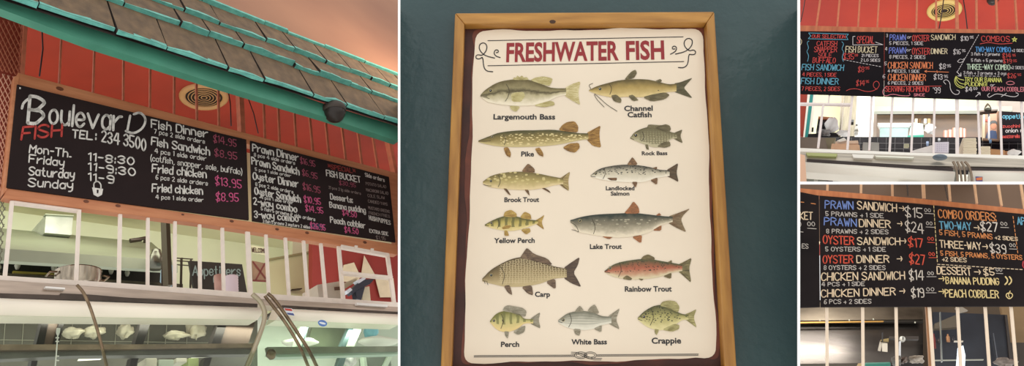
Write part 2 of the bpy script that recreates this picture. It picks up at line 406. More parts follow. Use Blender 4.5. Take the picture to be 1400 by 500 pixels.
# ---- fish illustrations (printed, flat on the sheet)
def fish_mat(name, back, mid, belly, pat=None, pcol=(40, 36, 26), sc=40, thr=.3, lo=0.25, hi=1.0):
    m = bpy.data.materials.new(name); m.use_nodes = True; nt = m.node_tree; b = nt.nodes['Principled BSDF']; L = nt.links.new
    b.inputs['Roughness'].default_value = .5
    uv = nt.nodes.new('ShaderNodeUVMap'); sp = nt.nodes.new('ShaderNodeSeparateXYZ'); L(uv.outputs[0], sp.inputs[0])
    tc = nt.nodes.new('ShaderNodeTexCoord')
    nz = nt.nodes.new('ShaderNodeTexNoise'); nz.inputs['Scale'].default_value = 60; L(tc.outputs['Object'], nz.inputs['Vector'])
    mm = nt.nodes.new('ShaderNodeMath'); mm.operation = 'MULTIPLY_ADD'; mm.inputs[1].default_value = .28; mm.inputs[2].default_value = -.14; L(nz.outputs['Fac'], mm.inputs[0])
    ad = nt.nodes.new('ShaderNodeMath'); ad.operation = 'ADD'; L(sp.outputs['Y'], ad.inputs[0]); L(mm.outputs[0], ad.inputs[1])
    r = nt.nodes.new('ShaderNodeValToRGB'); cr = r.color_ramp; cr.elements[0].position = .08; cr.elements[0].color = lin(belly)
    cr.elements[1].position = .95; cr.elements[1].color = lin(back)
    e = cr.elements.new(.55); e.color = lin(mid); e2 = cr.elements.new(.28); e2.color = lin(tuple((x+y)/2 for x, y in zip(mid, belly)))
    L(ad.outputs[0], r.inputs['Fac']); out = r.outputs['Color']
    def mth(op, a, bb=None, clamp=False):
        n = nt.nodes.new('ShaderNodeMath'); n.operation = op; n.use_clamp = clamp
        for i, v in enumerate((a, bb)):
            if v is None: continue
            if isinstance(v, (int, float)): n.inputs[i].default_value = v
            else: L(v, n.inputs[i])
        return n.outputs[0]
    mask = None
    if pat in ('spots', 'scales', 'dots'):
        vo = nt.nodes.new('ShaderNodeTexVoronoi'); vo.inputs['Scale'].default_value = sc
        mp = nt.nodes.new('ShaderNodeMapping'); mp.inputs['Scale'].default_value = (1, 1, 1.5) if pat != 'dots' else (.6, 1, 1.3)
        L(tc.outputs['Object'], mp.inputs['Vector']); L(mp.outputs[0], vo.inputs['Vector'])
        if pat == 'scales':
            vo.feature = 'DISTANCE_TO_EDGE'; vo.inputs['Randomness'].default_value = .35
            mask = mth('LESS_THAN', vo.outputs['Distance'], thr)
        else: mask = mth('LESS_THAN', vo.outputs['Distance'], thr)
    elif pat == 'bars':
        n2 = mth('SINE', mth('MULTIPLY', mth('ADD', sp.outputs['X'], mth('MULTIPLY', nz.outputs['Fac'], .05)), sc))
        mask = mth('MULTIPLY', mth('GREATER_THAN', n2, thr), .75)
    elif pat == 'stripe':
        dd = mth('ABSOLUTE', mth('SUBTRACT', ad.outputs[0], thr)); mask = mth('SUBTRACT', 1.0, mth('MULTIPLY', dd, sc), True)
    elif pat == 'lines':
        n2 = mth('SINE', mth('MULTIPLY', sp.outputs['Y'], sc)); mask = mth('MULTIPLY', mth('GREATER_THAN', n2, thr), .5)
    if mask is not None:
        g1 = mth('GREATER_THAN', sp.outputs['Y'], lo); g2 = mth('LESS_THAN', sp.outputs['Y'], hi)
        body = mth('GREATER_THAN', sp.outputs['X'], .2 if pat in ('scales', 'dots') else .0)
        mask = mth('MULTIPLY', mth('MULTIPLY', mask, g1), mth('MULTIPLY', g2, body))
        mx = nt.nodes.new('ShaderNodeMix'); mx.data_type = 'RGBA'; L(mask, mx.inputs[0]); L(out, mx.inputs[6]); mx.inputs[7].default_value = lin(pcol); out = mx.outputs[2]
    L(out, b.inputs['Base Color']); return m
def fin_mat(name, c, c2):
    return mat(name, c, .5, var=.3, vscale=120, stretch=(.5, 1, 2.2), rgb2=c2)
def fish(label, org, sc, top, bot, tail, fins, M, fc, fc2, eye, er=2.0, gill=None, extra=None, tcol=None, elist=None):
    ox, oy = org; T = lambda p: Vector((ox+p[0]/sc, oy+p[1]/sc))
    def interp(pr, x):
        for i in range(len(pr)-1):
            if x <= pr[i+1][0]:
                p0 = pr[max(i-1, 0)]; p1 = pr[i]; p2 = pr[i+1]; p3 = pr[min(i+2, len(pr)-1)]
                t = (x-p1[0])/max(p2[0]-p1[0], 1e-6); m1 = (p2[1]-p0[1])/max(p2[0]-p0[0], 1)*(p2[0]-p1[0]); m2 = (p3[1]-p1[1])/max(p3[0]-p1[0], 1)*(p2[0]-p1[0])
                return (2*t**3-3*t*t+1)*p1[1]+(t**3-2*t*t+t)*m1+(-2*t**3+3*t*t)*p2[1]+(t**3-t*t)*m2
        return pr[-1][1]
    xa = max(top[0][0], bot[0][0]) if False else min(top[0][0], bot[0][0]); xb = min(top[-1][0], bot[-1][0]); N = 44; Mr = 8
    mb = MB(); mb.uv = []
    for i in range(N+1):
        s = i/N; s = s*s*(1-.35)+s*.35 if s < .5 else s*s*(.65)+s*.35; x = xa+(xb-xa)*s
        a = interp(top, x); b = interp(bot, x)
        for j in range(Mr+1):
            v = j/Mr; q = T((x, b+(a-b)*v)); mb.v.append(F2.at(q.x, q.y, DP-.0006)); mb.uv.append((s, v))
    for i in range(N):
        for j in range(Mr):
            k = i*(Mr+1)+j; mb.f.append((k, k+Mr+1, k+Mr+2, k+1)); mb.mi.append(0); mb.sm.append(False)
    body = mb.build('fish_illustration', F2, M, pos, normals=False); body['label'] = 'printed %s picture' % label
    fm = fin_mat('fin_print_'+label.replace(' ', '_'), fc, fc2)
    for n_, f in enumerate([tail]+fins):
        mt = fin_mat('tail_print_'+label.replace(' ', '_'), tcol[0], tcol[1]) if (n_ == 0 and tcol) else fm
        pts = [T(p) for p in f]; c = sum(pts, Vector((0, 0)))/len(pts); k = len(pts)
        sm_ = []
        for i in range(k):
            a, b2 = pts[i], pts[(i+1) % k]; sm_ += [a*.82+b2*.18, a*.18+b2*.82]
        MB().poly([F2.at(p.x, p.y, DP-(.0009 if n_ > 0 else .0003)) for p in sm_]).build('fin' if n_ else 'tail_fin', F2, mt, body, normals=False)
        # fin rays
        root = sum(([T(f[0]), T(f[-1])]), Vector((0, 0)))/2
        ray_ = []
        for i in range(1, k-1):
            for t_ in (0, .33, .66):
                e_ = pts[i]*(1-t_)+pts[min(i+1, k-1)]*t_
                if (e_-root).length > 1.5: ray_.append([root*.7+e_*.3 if n_ == 0 else root*.85+e_*.15, root*.06+e_*.94])
        m2 = MB()
        for st in ray_: m2.stroke(F2, st, .28, DP-(.0011 if n_ > 0 else .0005))
        if ray_: m2.build('fin_ray', F2, mat('fin_ray_%d_%d_%d' % fc2, fc2, .5), body, normals=False)
    q = T(eye); m3 = MB()
    for rr, mi, dz in ((er*1.15, 0, .0012), (er*.85, 1, .0015), (er*.22, 2, .0018)):
        o_ = Vector((-er*.15, -er*.2)) if mi == 2 else Vector((0, 0))
        m3.poly([F2.at(q.x+o_.x+math.cos(t*.5236)*rr, q.y+o_.y+math.sin(t*.5236)*rr, DP-dz) for t in range(12)], mi)
    m3.build('eye', F2, [mat('fish_eye_rim', (176, 160, 110), .5), mat('fish_eye_pupil', (22, 20, 18), .4), mat('fish_eye_glint', (235, 232, 222), .4)], body, normals=False)
    st = []
    if gill: st.append(sm([T(p) for p in gill]))
    for e in (extra or []): st.append(sm([T(p) for p in e]))
    if st:
        m4 = MB()
        for s_ in st: m4.stroke(F2, s_, .7, DP-.0011)
        m4.build('gill_and_mouth_line', F2, mat('fish_line_ink', (62, 52, 36), .5), body, normals=False)
    return body
S1 = 3.844; OA = (640, 90); OB = (800, 90); OC = (640, 215); OD = (775, 215); OE = (640, 330); OF = (755, 330); SE = 2.944; SF = 2.941
fish('largemouth bass', OA, S1, [(64, 156), (80, 136), (105, 116), (150, 90), (200, 76), (270, 70), (340, 78), (390, 98), (440, 115), (515, 118)],
     [(64, 160), (82, 176), (105, 190), (150, 200), (200, 206), (280, 210), (350, 205), (420, 185), (470, 162), (515, 152)],
     [(505, 117), (545, 95), (592, 80), (580, 130), (582, 170), (590, 206), (545, 182), (505, 155)],
     [[(235, 74), (240, 60), (250, 64), (258, 50), (270, 60), (282, 50), (295, 62), (308, 58), (322, 74)], [(325, 76), (350, 62), (395, 54), (445, 66), (438, 88), (425, 108)],
      [(340, 208), (400, 218), (456, 206), (452, 190), (430, 182)], [(218, 208), (224, 228), (252, 242), (276, 212)], [(224, 150), (240, 140), (292, 136), (300, 158), (278, 190), (230, 188)]],
     fish_mat('bass_print', (104, 92, 54), (168, 156, 112), (242, 230, 202), 'stripe', (84, 74, 46), 7, .56), (214, 204, 150), (176, 160, 100), (118, 130), 2.3,
     [(200, 96), (218, 125), (212, 160), (195, 186)], [[(66, 160), (90, 164), (112, 172)], [(68, 152), (84, 158), (100, 160)]], tcol=((226, 214, 166), (190, 172, 110)))
fish('pike', OA, S1, [(54, 392), (110, 370), (160, 352), (250, 340), (350, 338), (450, 336), (520, 346), (580, 353), (632, 354)],
     [(54, 400), (100, 412), (170, 423), (280, 426), (400, 421), (480, 412), (540, 400), (600, 388), (632, 386)],
     [(622, 352), (660, 332), (697, 312), (690, 350), (692, 388), (700, 430), (655, 420), (622, 386)],
     [[(475, 337), (495, 310), (522, 294), (560, 290), (580, 318), (576, 350), (520, 346)], [(495, 430), (530, 408), (582, 403), (588, 430), (562, 456), (530, 450)],
      [(350, 435), (376, 428), (395, 458), (396, 478), (370, 468)], [(185, 430), (210, 426), (226, 458), (222, 482), (200, 470)]],
     fish_mat('pike_print', (82, 78, 42), (140, 122, 66), (206, 188, 132), 'dots', (226, 208, 150), 150, .36, .12, .8), (190, 146, 74), (120, 84, 36), (126, 372), 1.5,
     [(186, 362), (200, 385), (190, 415)], [[(56, 396), (90, 396), (118, 392)]])
fish('channel catfish', OB, S1, [(20, 127), (60, 108), (120, 90), (180, 76), (260, 70), (330, 72), (390, 85), (440, 96), (480, 93)],
     [(20, 132), (60, 148), (110, 160), (150, 166), (220, 162), (300, 164), (360, 155), (420, 140), (480, 134)],
     [(466, 92), (500, 86), (566, 61), (540, 90), (518, 115), (540, 140), (566, 171), (500, 148), (466, 135)],
     [[(205, 74), (225, 48), (245, 28), (265, 19), (273, 38), (255, 66)], [(366, 80), (395, 68), (405, 78), (390, 90)], [(300, 164), (360, 148), (420, 138), (446, 152), (420, 175), (350, 188)],
      [(225, 158), (250, 150), (282, 180), (252, 186)], [(135, 155), (165, 150), (192, 175), (188, 196), (150, 186)]],
     fish_mat('catfish_print', (98, 84, 42), (176, 150, 84), (224, 200, 140), 'spots', (90, 76, 46), 22, .12, .2, .7), (140, 128, 92), (90, 80, 52), (78, 120), 2.2,
     [(128, 96), (142, 118), (130, 150)], [[(50, 146), (75, 168), (115, 205), (168, 238)], [(48, 150), (60, 175), (100, 216)], [(30, 120), (18, 100), (40, 92)]], tcol=((112, 108, 78), (74, 70, 46)))
fish('rock bass', OB, S1, [(236, 378), (262, 348), (310, 326), (360, 318), (410, 323), (445, 345), (482, 354)], [(236, 382), (280, 400), (320, 415), (370, 428), (420, 416), (450, 386), (482, 380)],
     [(465, 353), (490, 342), (512, 334), (500, 368), (514, 406), (490, 396), (465, 382)],
     [[(325, 324), (332, 307), (400, 312), (425, 306), (445, 314), (452, 332), (440, 350), (400, 330)], [(375, 424), (420, 431), (450, 420), (445, 396), (410, 400)], [(315, 412), (330, 412), (336, 441), (322, 438)]],
     fish_mat('rock_bass_print', (98, 92, 62), (150, 142, 106), (196, 186, 150), 'scales', (112, 104, 72), 120, .12, .15, .95), (140, 130, 96), (98, 88, 60), (266, 364), 2.6,
     [(300, 345), (312, 372), (298, 396)], [[(238, 380), (256, 386)]])
fish('brook trout', OC, S1, [(78, 127), (120, 98), (200, 79), (280, 75), (350, 82), (430, 98), (500, 111)], [(78, 138), (110, 155), (180, 165), (250, 170), (330, 170), (400, 160), (450, 147), (500, 140)],
     [(478, 112), (505, 95), (537, 74), (526, 122), (531, 178), (505, 162), (478, 142)],
     [[(280, 76), (298, 50), (316, 31), (350, 60), (350, 82)], [(184, 162), (212, 194), (226, 200), (204, 164)], [(294, 168), (324, 204), (318, 170)], [(385, 162), (436, 189), (424, 172), (402, 160)]],
     fish_mat('brook_trout_print', (118, 104, 58), (176, 158, 96), (228, 206, 156), 'spots', (206, 190, 130), 70, .34, .3, 1.0), (160, 124, 84), (90, 66, 42), (120, 124), 1.8,
     [(160, 95), (172, 125), (158, 155)], [[(80, 142), (105, 150), (122, 150)]], tcol=((196, 176, 118), (150, 124, 74)))
fish('yellow perch', OC, S1, [(88, 353), (130, 330), (190, 309), (250, 310), (310, 325), (368, 331)], [(88, 360), (130, 373), (180, 383), (240, 385), (300, 371), (368, 346)],
     [(354, 330), (378, 318), (402, 301), (386, 340), (400, 380), (378, 365), (354, 348)],
     [[(185, 312), (192, 286), (225, 274), (255, 294), (256, 314)], [(270, 318), (296, 284), (328, 298), (334, 328)], [(190, 383), (206, 384), (216, 412), (190, 412)], [(275, 380), (324, 370), (329, 390), (305, 406)], [(176, 368), (200, 355), (230, 358), (215, 374), (182, 378)]],
     fish_mat('perch_print', (92, 88, 42), (190, 172, 92), (232, 212, 150), 'bars', (92, 92, 48), 48, .25, .25, 1.0), (206, 176, 96), (160, 124, 60), (122, 344), 1.7,
     [(158, 325), (166, 350), (154, 372)], [[(90, 358), (108, 360)]])
fish('landlocked salmon', OD, S1, [(125, 94), (170, 62), (230, 46), (310, 38), (380, 42), (440, 52), (490, 65), (540, 68)], [(125, 102), (180, 116), (250, 126), (330, 131), (410, 128), (460, 111), (540, 97)],
     [(524, 66), (555, 48), (586, 29), (576, 80), (588, 131), (555, 112), (524, 98)],
     [[(315, 40), (330, 18), (345, -4), (376, 40)], [(448, 56), (474, 49), (474, 64)], [(436, 120), (478, 104), (474, 146)], [(340, 128), (372, 128), (362, 162)], [(208, 108), (264, 106), (262, 122), (230, 121)]],
     fish_mat('salmon_print', (84, 80, 66), (206, 196, 170), (244, 234, 212), 'spots', (40, 38, 34), 135, .32, .45, 1.0), (158, 122, 84), (98, 70, 46), (152, 84), 1.7,
     [(196, 58), (204, 86), (190, 112)], [[(127, 100), (150, 102)]], tcol=((110, 92, 68), (70, 56, 40)))
fish('lake trout', OD, S1, [(18, 330), (80, 312), (160, 300), (260, 295), (350, 292), (430, 300), (500, 308), (556, 312)], [(18, 342), (50, 385), (100, 400), (170, 412), (260, 421), (350, 415), (430, 395), (490, 360), (556, 338)],
     [(530, 311), (590, 290), (650, 267), (615, 300), (600, 325), (612, 360), (629, 394), (575, 370), (530, 344)],
     [[(298, 296), (328, 262), (350, 229), (378, 262), (382, 296)], [(466, 306), (486, 291), (498, 305)], [(448, 384), (498, 354), (496, 386)], [(338, 416), (396, 406), (391, 454)], [(180, 414), (242, 418), (222, 431)]],
     fish_mat('lake_trout_print', (48, 56, 46), (132, 124, 102), (236, 222, 194), 'dots', (176, 168, 142), 120, .3, .2, .75), (190, 120, 70), (120, 84, 56), (68, 332), 2.0,
     [(132, 322), (152, 365), (140, 402)], [[(20, 342), (48, 356), (62, 390)], [(26, 380), (48, 384), (60, 392)]], tcol=((158, 138, 104), (110, 92, 66)))
fish('carp', OE, SE, [(57, 149), (90, 116), (130, 91), (180, 69), (230, 63), (290, 80), (340, 98), (397, 109)], [(57, 160), (100, 171), (150, 181), (220, 181), (290, 169), (340, 151), (397, 144)],
     [(384, 106), (415, 84), (450, 61), (442, 95), (424, 125), (442, 155), (456, 184), (415, 168), (384, 147)],
     [[(208, 66), (224, 42), (237, 24), (265, 50), (320, 68), (342, 96), (280, 80)], [(310, 162), (352, 148), (353, 195)], [(214, 182), (256, 174), (263, 217), (240, 210)], [(143, 178), (168, 174), (179, 216), (160, 206)]],
     fish_mat('carp_print', (92, 76, 46), (146, 126, 84), (196, 176, 130), 'scales', (206, 188, 146), 125, .1, .12, .95), (138, 114, 88), (84, 64, 50), (93, 135), 2.2,
     [(126, 96), (150, 130), (138, 172)], [[(60, 158), (78, 160)], [(76, 164), (80, 174)], [(66, 160), (68, 168)]], tcol=((112, 92, 72), (66, 52, 44)))
fish('bluegill perch', OE, SE, [(88, 319), (115, 290), (160, 278), (200, 286), (225, 309), (262, 312)], [(88, 326), (120, 356), (160, 363), (200, 350), (225, 331), (262, 329)],
     [(250, 311), (270, 296), (291, 284), (284, 315), (292, 350), (270, 340), (250, 330)],
     [[(138, 280), (146, 262), (160, 256), (200, 262), (222, 268), (236, 280), (230, 305), (200, 288)], [(180, 364), (210, 344), (232, 338), (226, 365), (200, 376)], [(145, 360), (165, 362), (160, 391), (150, 380)]],
     fish_mat('bluegill_print', (120, 116, 52), (196, 188, 122), (232, 206, 140), 'bars', (112, 112, 60), 40, .35, .35, 1.0), (176, 168, 146), (130, 122, 100), (104, 318), 1.8,
     [(134, 292), (144, 318), (132, 350)], [[(137, 314), (144, 322), (138, 330)], [(137, 318), (142, 322)]])
fish('white bass', OF, SF, [(24, 316), (60, 290), (110, 279), (160, 284), (200, 299), (238, 302)], [(24, 326), (60, 345), (110, 355), (160, 352), (200, 336), (238, 327)],
     [(224, 300), (248, 284), (273, 267), (256, 312), (272, 354), (248, 342), (224, 328)],
     [[(90, 283), (100, 268), (112, 257), (130, 280)], [(140, 281), (154, 262), (172, 251), (192, 292)], [(85, 350), (116, 352), (110, 379), (92, 373)], [(164, 350), (200, 334), (198, 366)]],
     fish_mat('white_bass_print', (120, 118, 98), (196, 192, 172), (232, 226, 206), 'lines', (120, 118, 104), 44, .55, .2, .92), (176, 168, 146), (130, 120, 96), (44, 315), 2.0,
     [(70, 290), (80, 318), (66, 344)], [[(26, 322), (40, 326)]])
fish('crappie', OF, SF, [(344, 306), (370, 281), (410, 259), (450, 256), (490, 275), (520, 290), (548, 294)], [(344, 314), (380, 341), (420, 355), (460, 352), (500, 331), (520, 317), (548, 313)],
     [(534, 292), (556, 284), (581, 271), (568, 305), (582, 347), (556, 328), (534, 312)],
     [[(432, 258), (442, 242), (470, 236), (496, 240), (513, 262), (506, 286), (470, 266)], [(440, 354), (490, 330), (512, 335), (510, 352), (480, 363)], [(412, 350), (430, 354), (420, 377), (412, 366)]],
     fish_mat('crappie_print', (84, 84, 48), (176, 168, 104), (226, 214, 156), 'spots', (66, 66, 42), 140, .34, .3, 1.0), (196, 186, 128), (140, 130, 80), (369, 302), 2.2,
     [(398, 272), (410, 305), (394, 336)], [[(346, 312), (362, 318)]])
fish('rainbow trout', OF, SF, [(210, 118), (250, 91), (310, 76), (380, 70), (450, 80), (523, 93)], [(210, 124), (250, 142), (310, 152), (380, 150), (440, 140), (480, 126), (523, 118)],
     [(506, 92), (532, 80), (562, 64), (550, 108), (560, 167), (534, 144), (506, 120)],
     [[(355, 72), (366, 58), (386, 51), (412, 64), (412, 76)], [(462, 84), (480, 74), (482, 86)], [(444, 140), (480, 124), (478, 151)], [(280, 150), (300, 134), (322, 148), (316, 156)], [(345, 148), (368, 150), (360, 158)]],
     fish_mat('rainbow_trout_print', (84, 84, 52), (176, 98, 70), (222, 206, 168), 'spots', (52, 48, 34), 140, .28, .4, 1.0), (138, 124, 84), (96, 82, 52), (233, 106), 1.9,
     [(270, 84), (280, 115), (266, 142)], [[(212, 122), (232, 126)]], tcol=((158, 146, 100), (84, 76, 48)))
# ================================================================== ROOM 1: fish counter seen from below left
def px_dir(vx, vy): return ((vx-700)/FP, 1.0, -(vy-250)/FP)
F1 = Frame(px_dir(1570, 500), tuple(-0 + v for v in px_dir(255, -1770)), 340, 250, 4.0, (255, -1770))
F = F1
wd = mat('peach_pine_rail', (206, 138, 96), .55, var=.2, vscale=4, stretch=(1, 1, 9), rgb2=(182, 112, 74))
knotm = mat('rail_knot', (120, 66, 40), .6, var=.3, vscale=60)
stick = mat('warm_wood_stick', (206, 116, 84), .6, var=.15, vscale=20)
whitep = mat('white_painted_wood', (244, 228, 214), .5, var=.05, vscale=20)
redp = mat('red_orange_ceiling_paint', (176, 56, 38), .6, var=.18, vscale=1.6, rgb2=(150, 46, 32))
teal = mat('teal_fascia_paint', (78, 150, 124), .5, var=.12, vscale=6)
tealb = mat('bright_teal_edge_paint', (112, 192, 176), .5, var=.25, vscale=30, rgb2=(84, 160, 148))
shake = mat('weathered_brown_shake', (122, 98, 72), .8, var=.35, vscale=7, stretch=(3, 3, 1), bump=.3, bscale=60, rgb2=(92, 74, 56))
slate = mat('black_chalkboard', (46, 34, 33), .8, var=.25, vscale=3, rgb2=(36, 27, 27), spec=.15)
steel = mat('pinkish_stainless', (196, 176, 160), .3, .75, var=.15, vscale=5, stretch=(1, 1, 12))
dsteel = mat('dark_steel', (86, 74, 66), .35, .6, var=.2, vscale=10)
chrome = mat('worn_chrome_edge', (158, 136, 110), .2, .95, var=.5, vscale=16, rgb2=(84, 66, 52))
greenw = mat('pale_green_kitchen_paint', (224, 228, 196), .7, var=.05, vscale=2)
hoodm = mat('greyed_green_hood_steel', (150, 158, 132), .5, .1, var=.12, vscale=2)
hoodl = mat('pale_hood_face', (182, 190, 166), .4, .1, var=.08, vscale=3)
blackm = mat('black_plastic', (34, 32, 34), .4)
paper = mat('white_paper', (238, 232, 226), .7, var=.04, vscale=10)
papb = mat('cream_paper', (222, 208, 176), .7, var=.08, vscale=10)

# --- red ceiling far above, with vent and wires
zc = F.at(279, 131, 1.5).z
_zt = F.at(345, 107, -.5); _ys = _zt.y+(zc-_zt.z)*math.tan(math.radians(24))
print('ceiling starts', _ys, 'zc', zc, 'zt', _zt.z)
m = MB(); m.box((F.at(-40, 100, 0).x-.4, _ys+.02, zc), (F.at(545, 160, 5.2).x+.3, 5.2, zc+.05)); tag(m.build('ceiling', F, redp), kind='structure')
v = F.atz(279, 131.5, zc); R = (F.atz(313, 131.5, zc)-F.atz(245, 131.5, zc)).length/2
vent = thing('round_ceiling_vent', F, v, 'cream round slotted vent in the red ceiling above the hand-painted hours board', 'vent')
creamv = mat('cream_vent_enamel', (196, 150, 100), .5)
MB().lathe([(R*.74, -.01), (R*.76, -.02), (R*.9, -.03), (R, -.012), (R, 0)], v, n=40).build('flange', F, creamv, vent)
MB().lathe([(0, -.004), (R*.78, -.004)], v, n=40).build('throat', F, mat('vent_dark', (46, 32, 26), .7), vent)
for k, rr in enumerate((.62, .49, .36, .23, .1)):
    MB().lathe([(R*rr, -.014), (R*(rr+.035), -.012), (R*(rr+.035), -.016), (R*rr, -.018), (R*rr, -.014)], v, n=40).build('cone_ring', F, creamv, vent)
for a, b in (((57, 30), (54, 104)), ((310, 112), (316, 172)), ((337, 128), (353, 182))):
    P = F.atz(a[0], a[1], zc) if a[1] > 20 else F.at(a[0], a[1], .5); Q = F.at(b[0], b[1], .06)
    mid = (P+Q)/2+Vector((0, 0, -.02)); P = F.at(a[0], a[1], .12)
    w = MB().tube([P, (P+Q)/2+Vector((.01, .0, 0)), Q], .0035, 6).build('hanging_wire', F, blackm)
    tag(w, {57: 'thin dark wire above the left corner of the first board', 310: 'thin dark wire beside the round vent', 337: 'slanting dark wire above the joint of the two boards'}[a[0]], 'wire')

# --- sticks above the boards
rail_top = lambda x: 103 + (x-25)*(238-103)/510
sticks = [((85, 38), (81, 119)), ((130, 56), (127.5, 131)), ((169.5, 68), (169, 143)), ((206, 84), (205.5, 152)), ((239, 96), (238.5, 159)), ((269, 108), (270, 167)),
          ((299, 116), (300, 175)), ((361, 138), (363, 190)), ((381, 146), (383, 196)), ((403, 152), (406, 202)),
          ((424, 160), (429, 209)), ((446, 168), (451, 215)), ((468, 172), (474, 221)), ((490, 180), (496, 227)), ((510, 184), (518, 232))]
for i, (a, b) in enumerate(sticks):
    o = MB().strip(F, a, (b[0], b[1]+2), 2.5, -.005, .012).build('wooden_stick', F, stick)
    tag(o, 'thin wooden upright above the %s menu board of the large counter, %s from the left' % (('left', ['first', 'second', 'third', 'fourth', 'fifth', 'sixth', 'seventh'][i]) if i < 7 else ('right', ['first', 'second', 'third', 'fourth', 'fifth', 'sixth', 'seventh', 'eighth'][i-7])), 'wooden bar', 'wooden uprights above the boards of the large counter')
o = MB().strip(F, (330, 126), (333, 182), 6, -.006, .045).build('wooden_post', F, stick); tag(o, 'wider wooden post above the joint between the two menu boards', 'post')
o = MB().strip(F, (36.5, 18), (31, 104), 5, -.008, .05).build('wooden_post', F, stick); tag(o, 'wooden post at the edge of the lattice, above the first board corner', 'post')
o = MB().strip(F, (533, 190), (545, 250), 4, -.006, .045).build('wooden_post', F, stick); tag(o, 'wooden post at the right end of the second menu board', 'post')

# --- lattice at the far left
def lattice(name, quad, n, w, mtl, label, d=0.0):
    A, B, Cc, D = [Vector(p) for p in quad]       # TL TR BR BL
    P = lambda u, v: (A*(1-u)+B*u)*(1-v)+(D*(1-u)+Cc*u)*v
    H_ = (D-A).length; Wd = (B-A).length; st = w*4.2; mb = MB(); asp = H_/Wd
    k = -asp*1.0
    def seg(u0, v0, u1, v1, dd):
        mb.strip(F, P(u0, v0), P(u1, v1), w, dd, .004)
    step = 8.2/Wd; slope = 1.55*Wd/H_
    s_ = -1.0/1
    v = -slope
    while v < 1:
        # rising lines v = v0 + slope*u
        for sg, dd in ((1, d), (-1, d+.005)):
            u0, u1 = 0.0, 1.0; a = v if sg == 1 else v+slope; b = v+slope if sg == 1 else v
            # clip to 0..1
            pts = []
            if a == b: continue
            t0, t1 = 0.0, 1.0
            for lim in (0.0, 1.0):
                t = (lim-a)/(b-a)
                if lim == 0.0:
                    if b > a: t0 = max(t0, t)
                    else: t1 = min(t1, t)
                else:
                    if b > a: t1 = min(t1, t)
                    else: t0 = max(t0, t)
            if t1-t0 > .02: seg(t0, a+(b-a)*t0, t1, a+(b-a)*t1, dd)
        v += 11.5/H_
    o = mb.build(name, F, mtl); return tag(o, label, 'lattice')
lattice('lattice_panel', [(-8, 24), (33, 34), (27, 103), (-8, 94)], 8, 1.1, mat('brownish_lattice', (178, 104, 76), .6), 'brown diagonal wire lattice over red, left of the uprights', .01)
lattice('lattice_panel', [(-8, 98), (25, 106), (9, 262), (-8, 258)], 8, 1.1, mat('pale_pink_lattice', (212, 160, 134), .6), 'pale diamond lattice beside the left edge of the first board', .01)
lattice('lattice_panel', [(-8, 262), (9, 264), (1, 374), (-8, 373)], 8, 1.3, mat('grey_lattice', (120, 118, 96), .6), 'grey diamond lattice left of the white counter window', .01)
o = MB().pris(F, [(-20, 14), (36, 30), (24, 110), (8, 268), (-20, 260)], .06, .04).build('wall_left_panel', F, mat('brick_red_side_wall', (168, 72, 52), .7, var=.15, vscale=2)); tag(o, kind='structure')

# --- fascia and shingle roof
o = MB().pris(F, [(-10, -24), (50, -1), (150, 40), (280, 82), (345, 106), (435, 139), (545, 173), (545, 193), (445, 160), (350, 131), (270, 106), (125, 59), (-10, 8)], -.45, .05).build('teal_fascia', F, teal)
tag(o, 'long sea-green fascia board under the shingle roof', 'fascia board')
fasc = o
zt = F.at(345, 107, -.5); LEAN = math.radians(24)
up_v = Vector((0, math.sin(LEAN), math.cos(LEAN))); nrm = Vector((0, -math.cos(LEAN), math.sin(LEAN)))
tt = lambda y: (F.hit(345, y, zt, nrm)-zt).dot(up_v)
rows = [0.0]+[(F.hit(403, y, zt, nrm)-zt).dot(up_v) for y in (93.5, 73.5, 52)]
print('rows', rows)
roof = thing('shingle_roof', F, zt, 'sloping brown wood shingle roof with chipped teal painted edges', 'roof')
xs0, xs1 = F.hit(-60, -60, zt, nrm).x-.3, F.hit(545, 172, zt, nrm).x
rr = random.Random(5)
def rp(x, t, off): return Vector((x, zt.y, zt.z))+up_v*t+nrm*off
XR = lambda t: F.hit(545.5, 172, zt, nrm).x   # right limit (refined per row below)
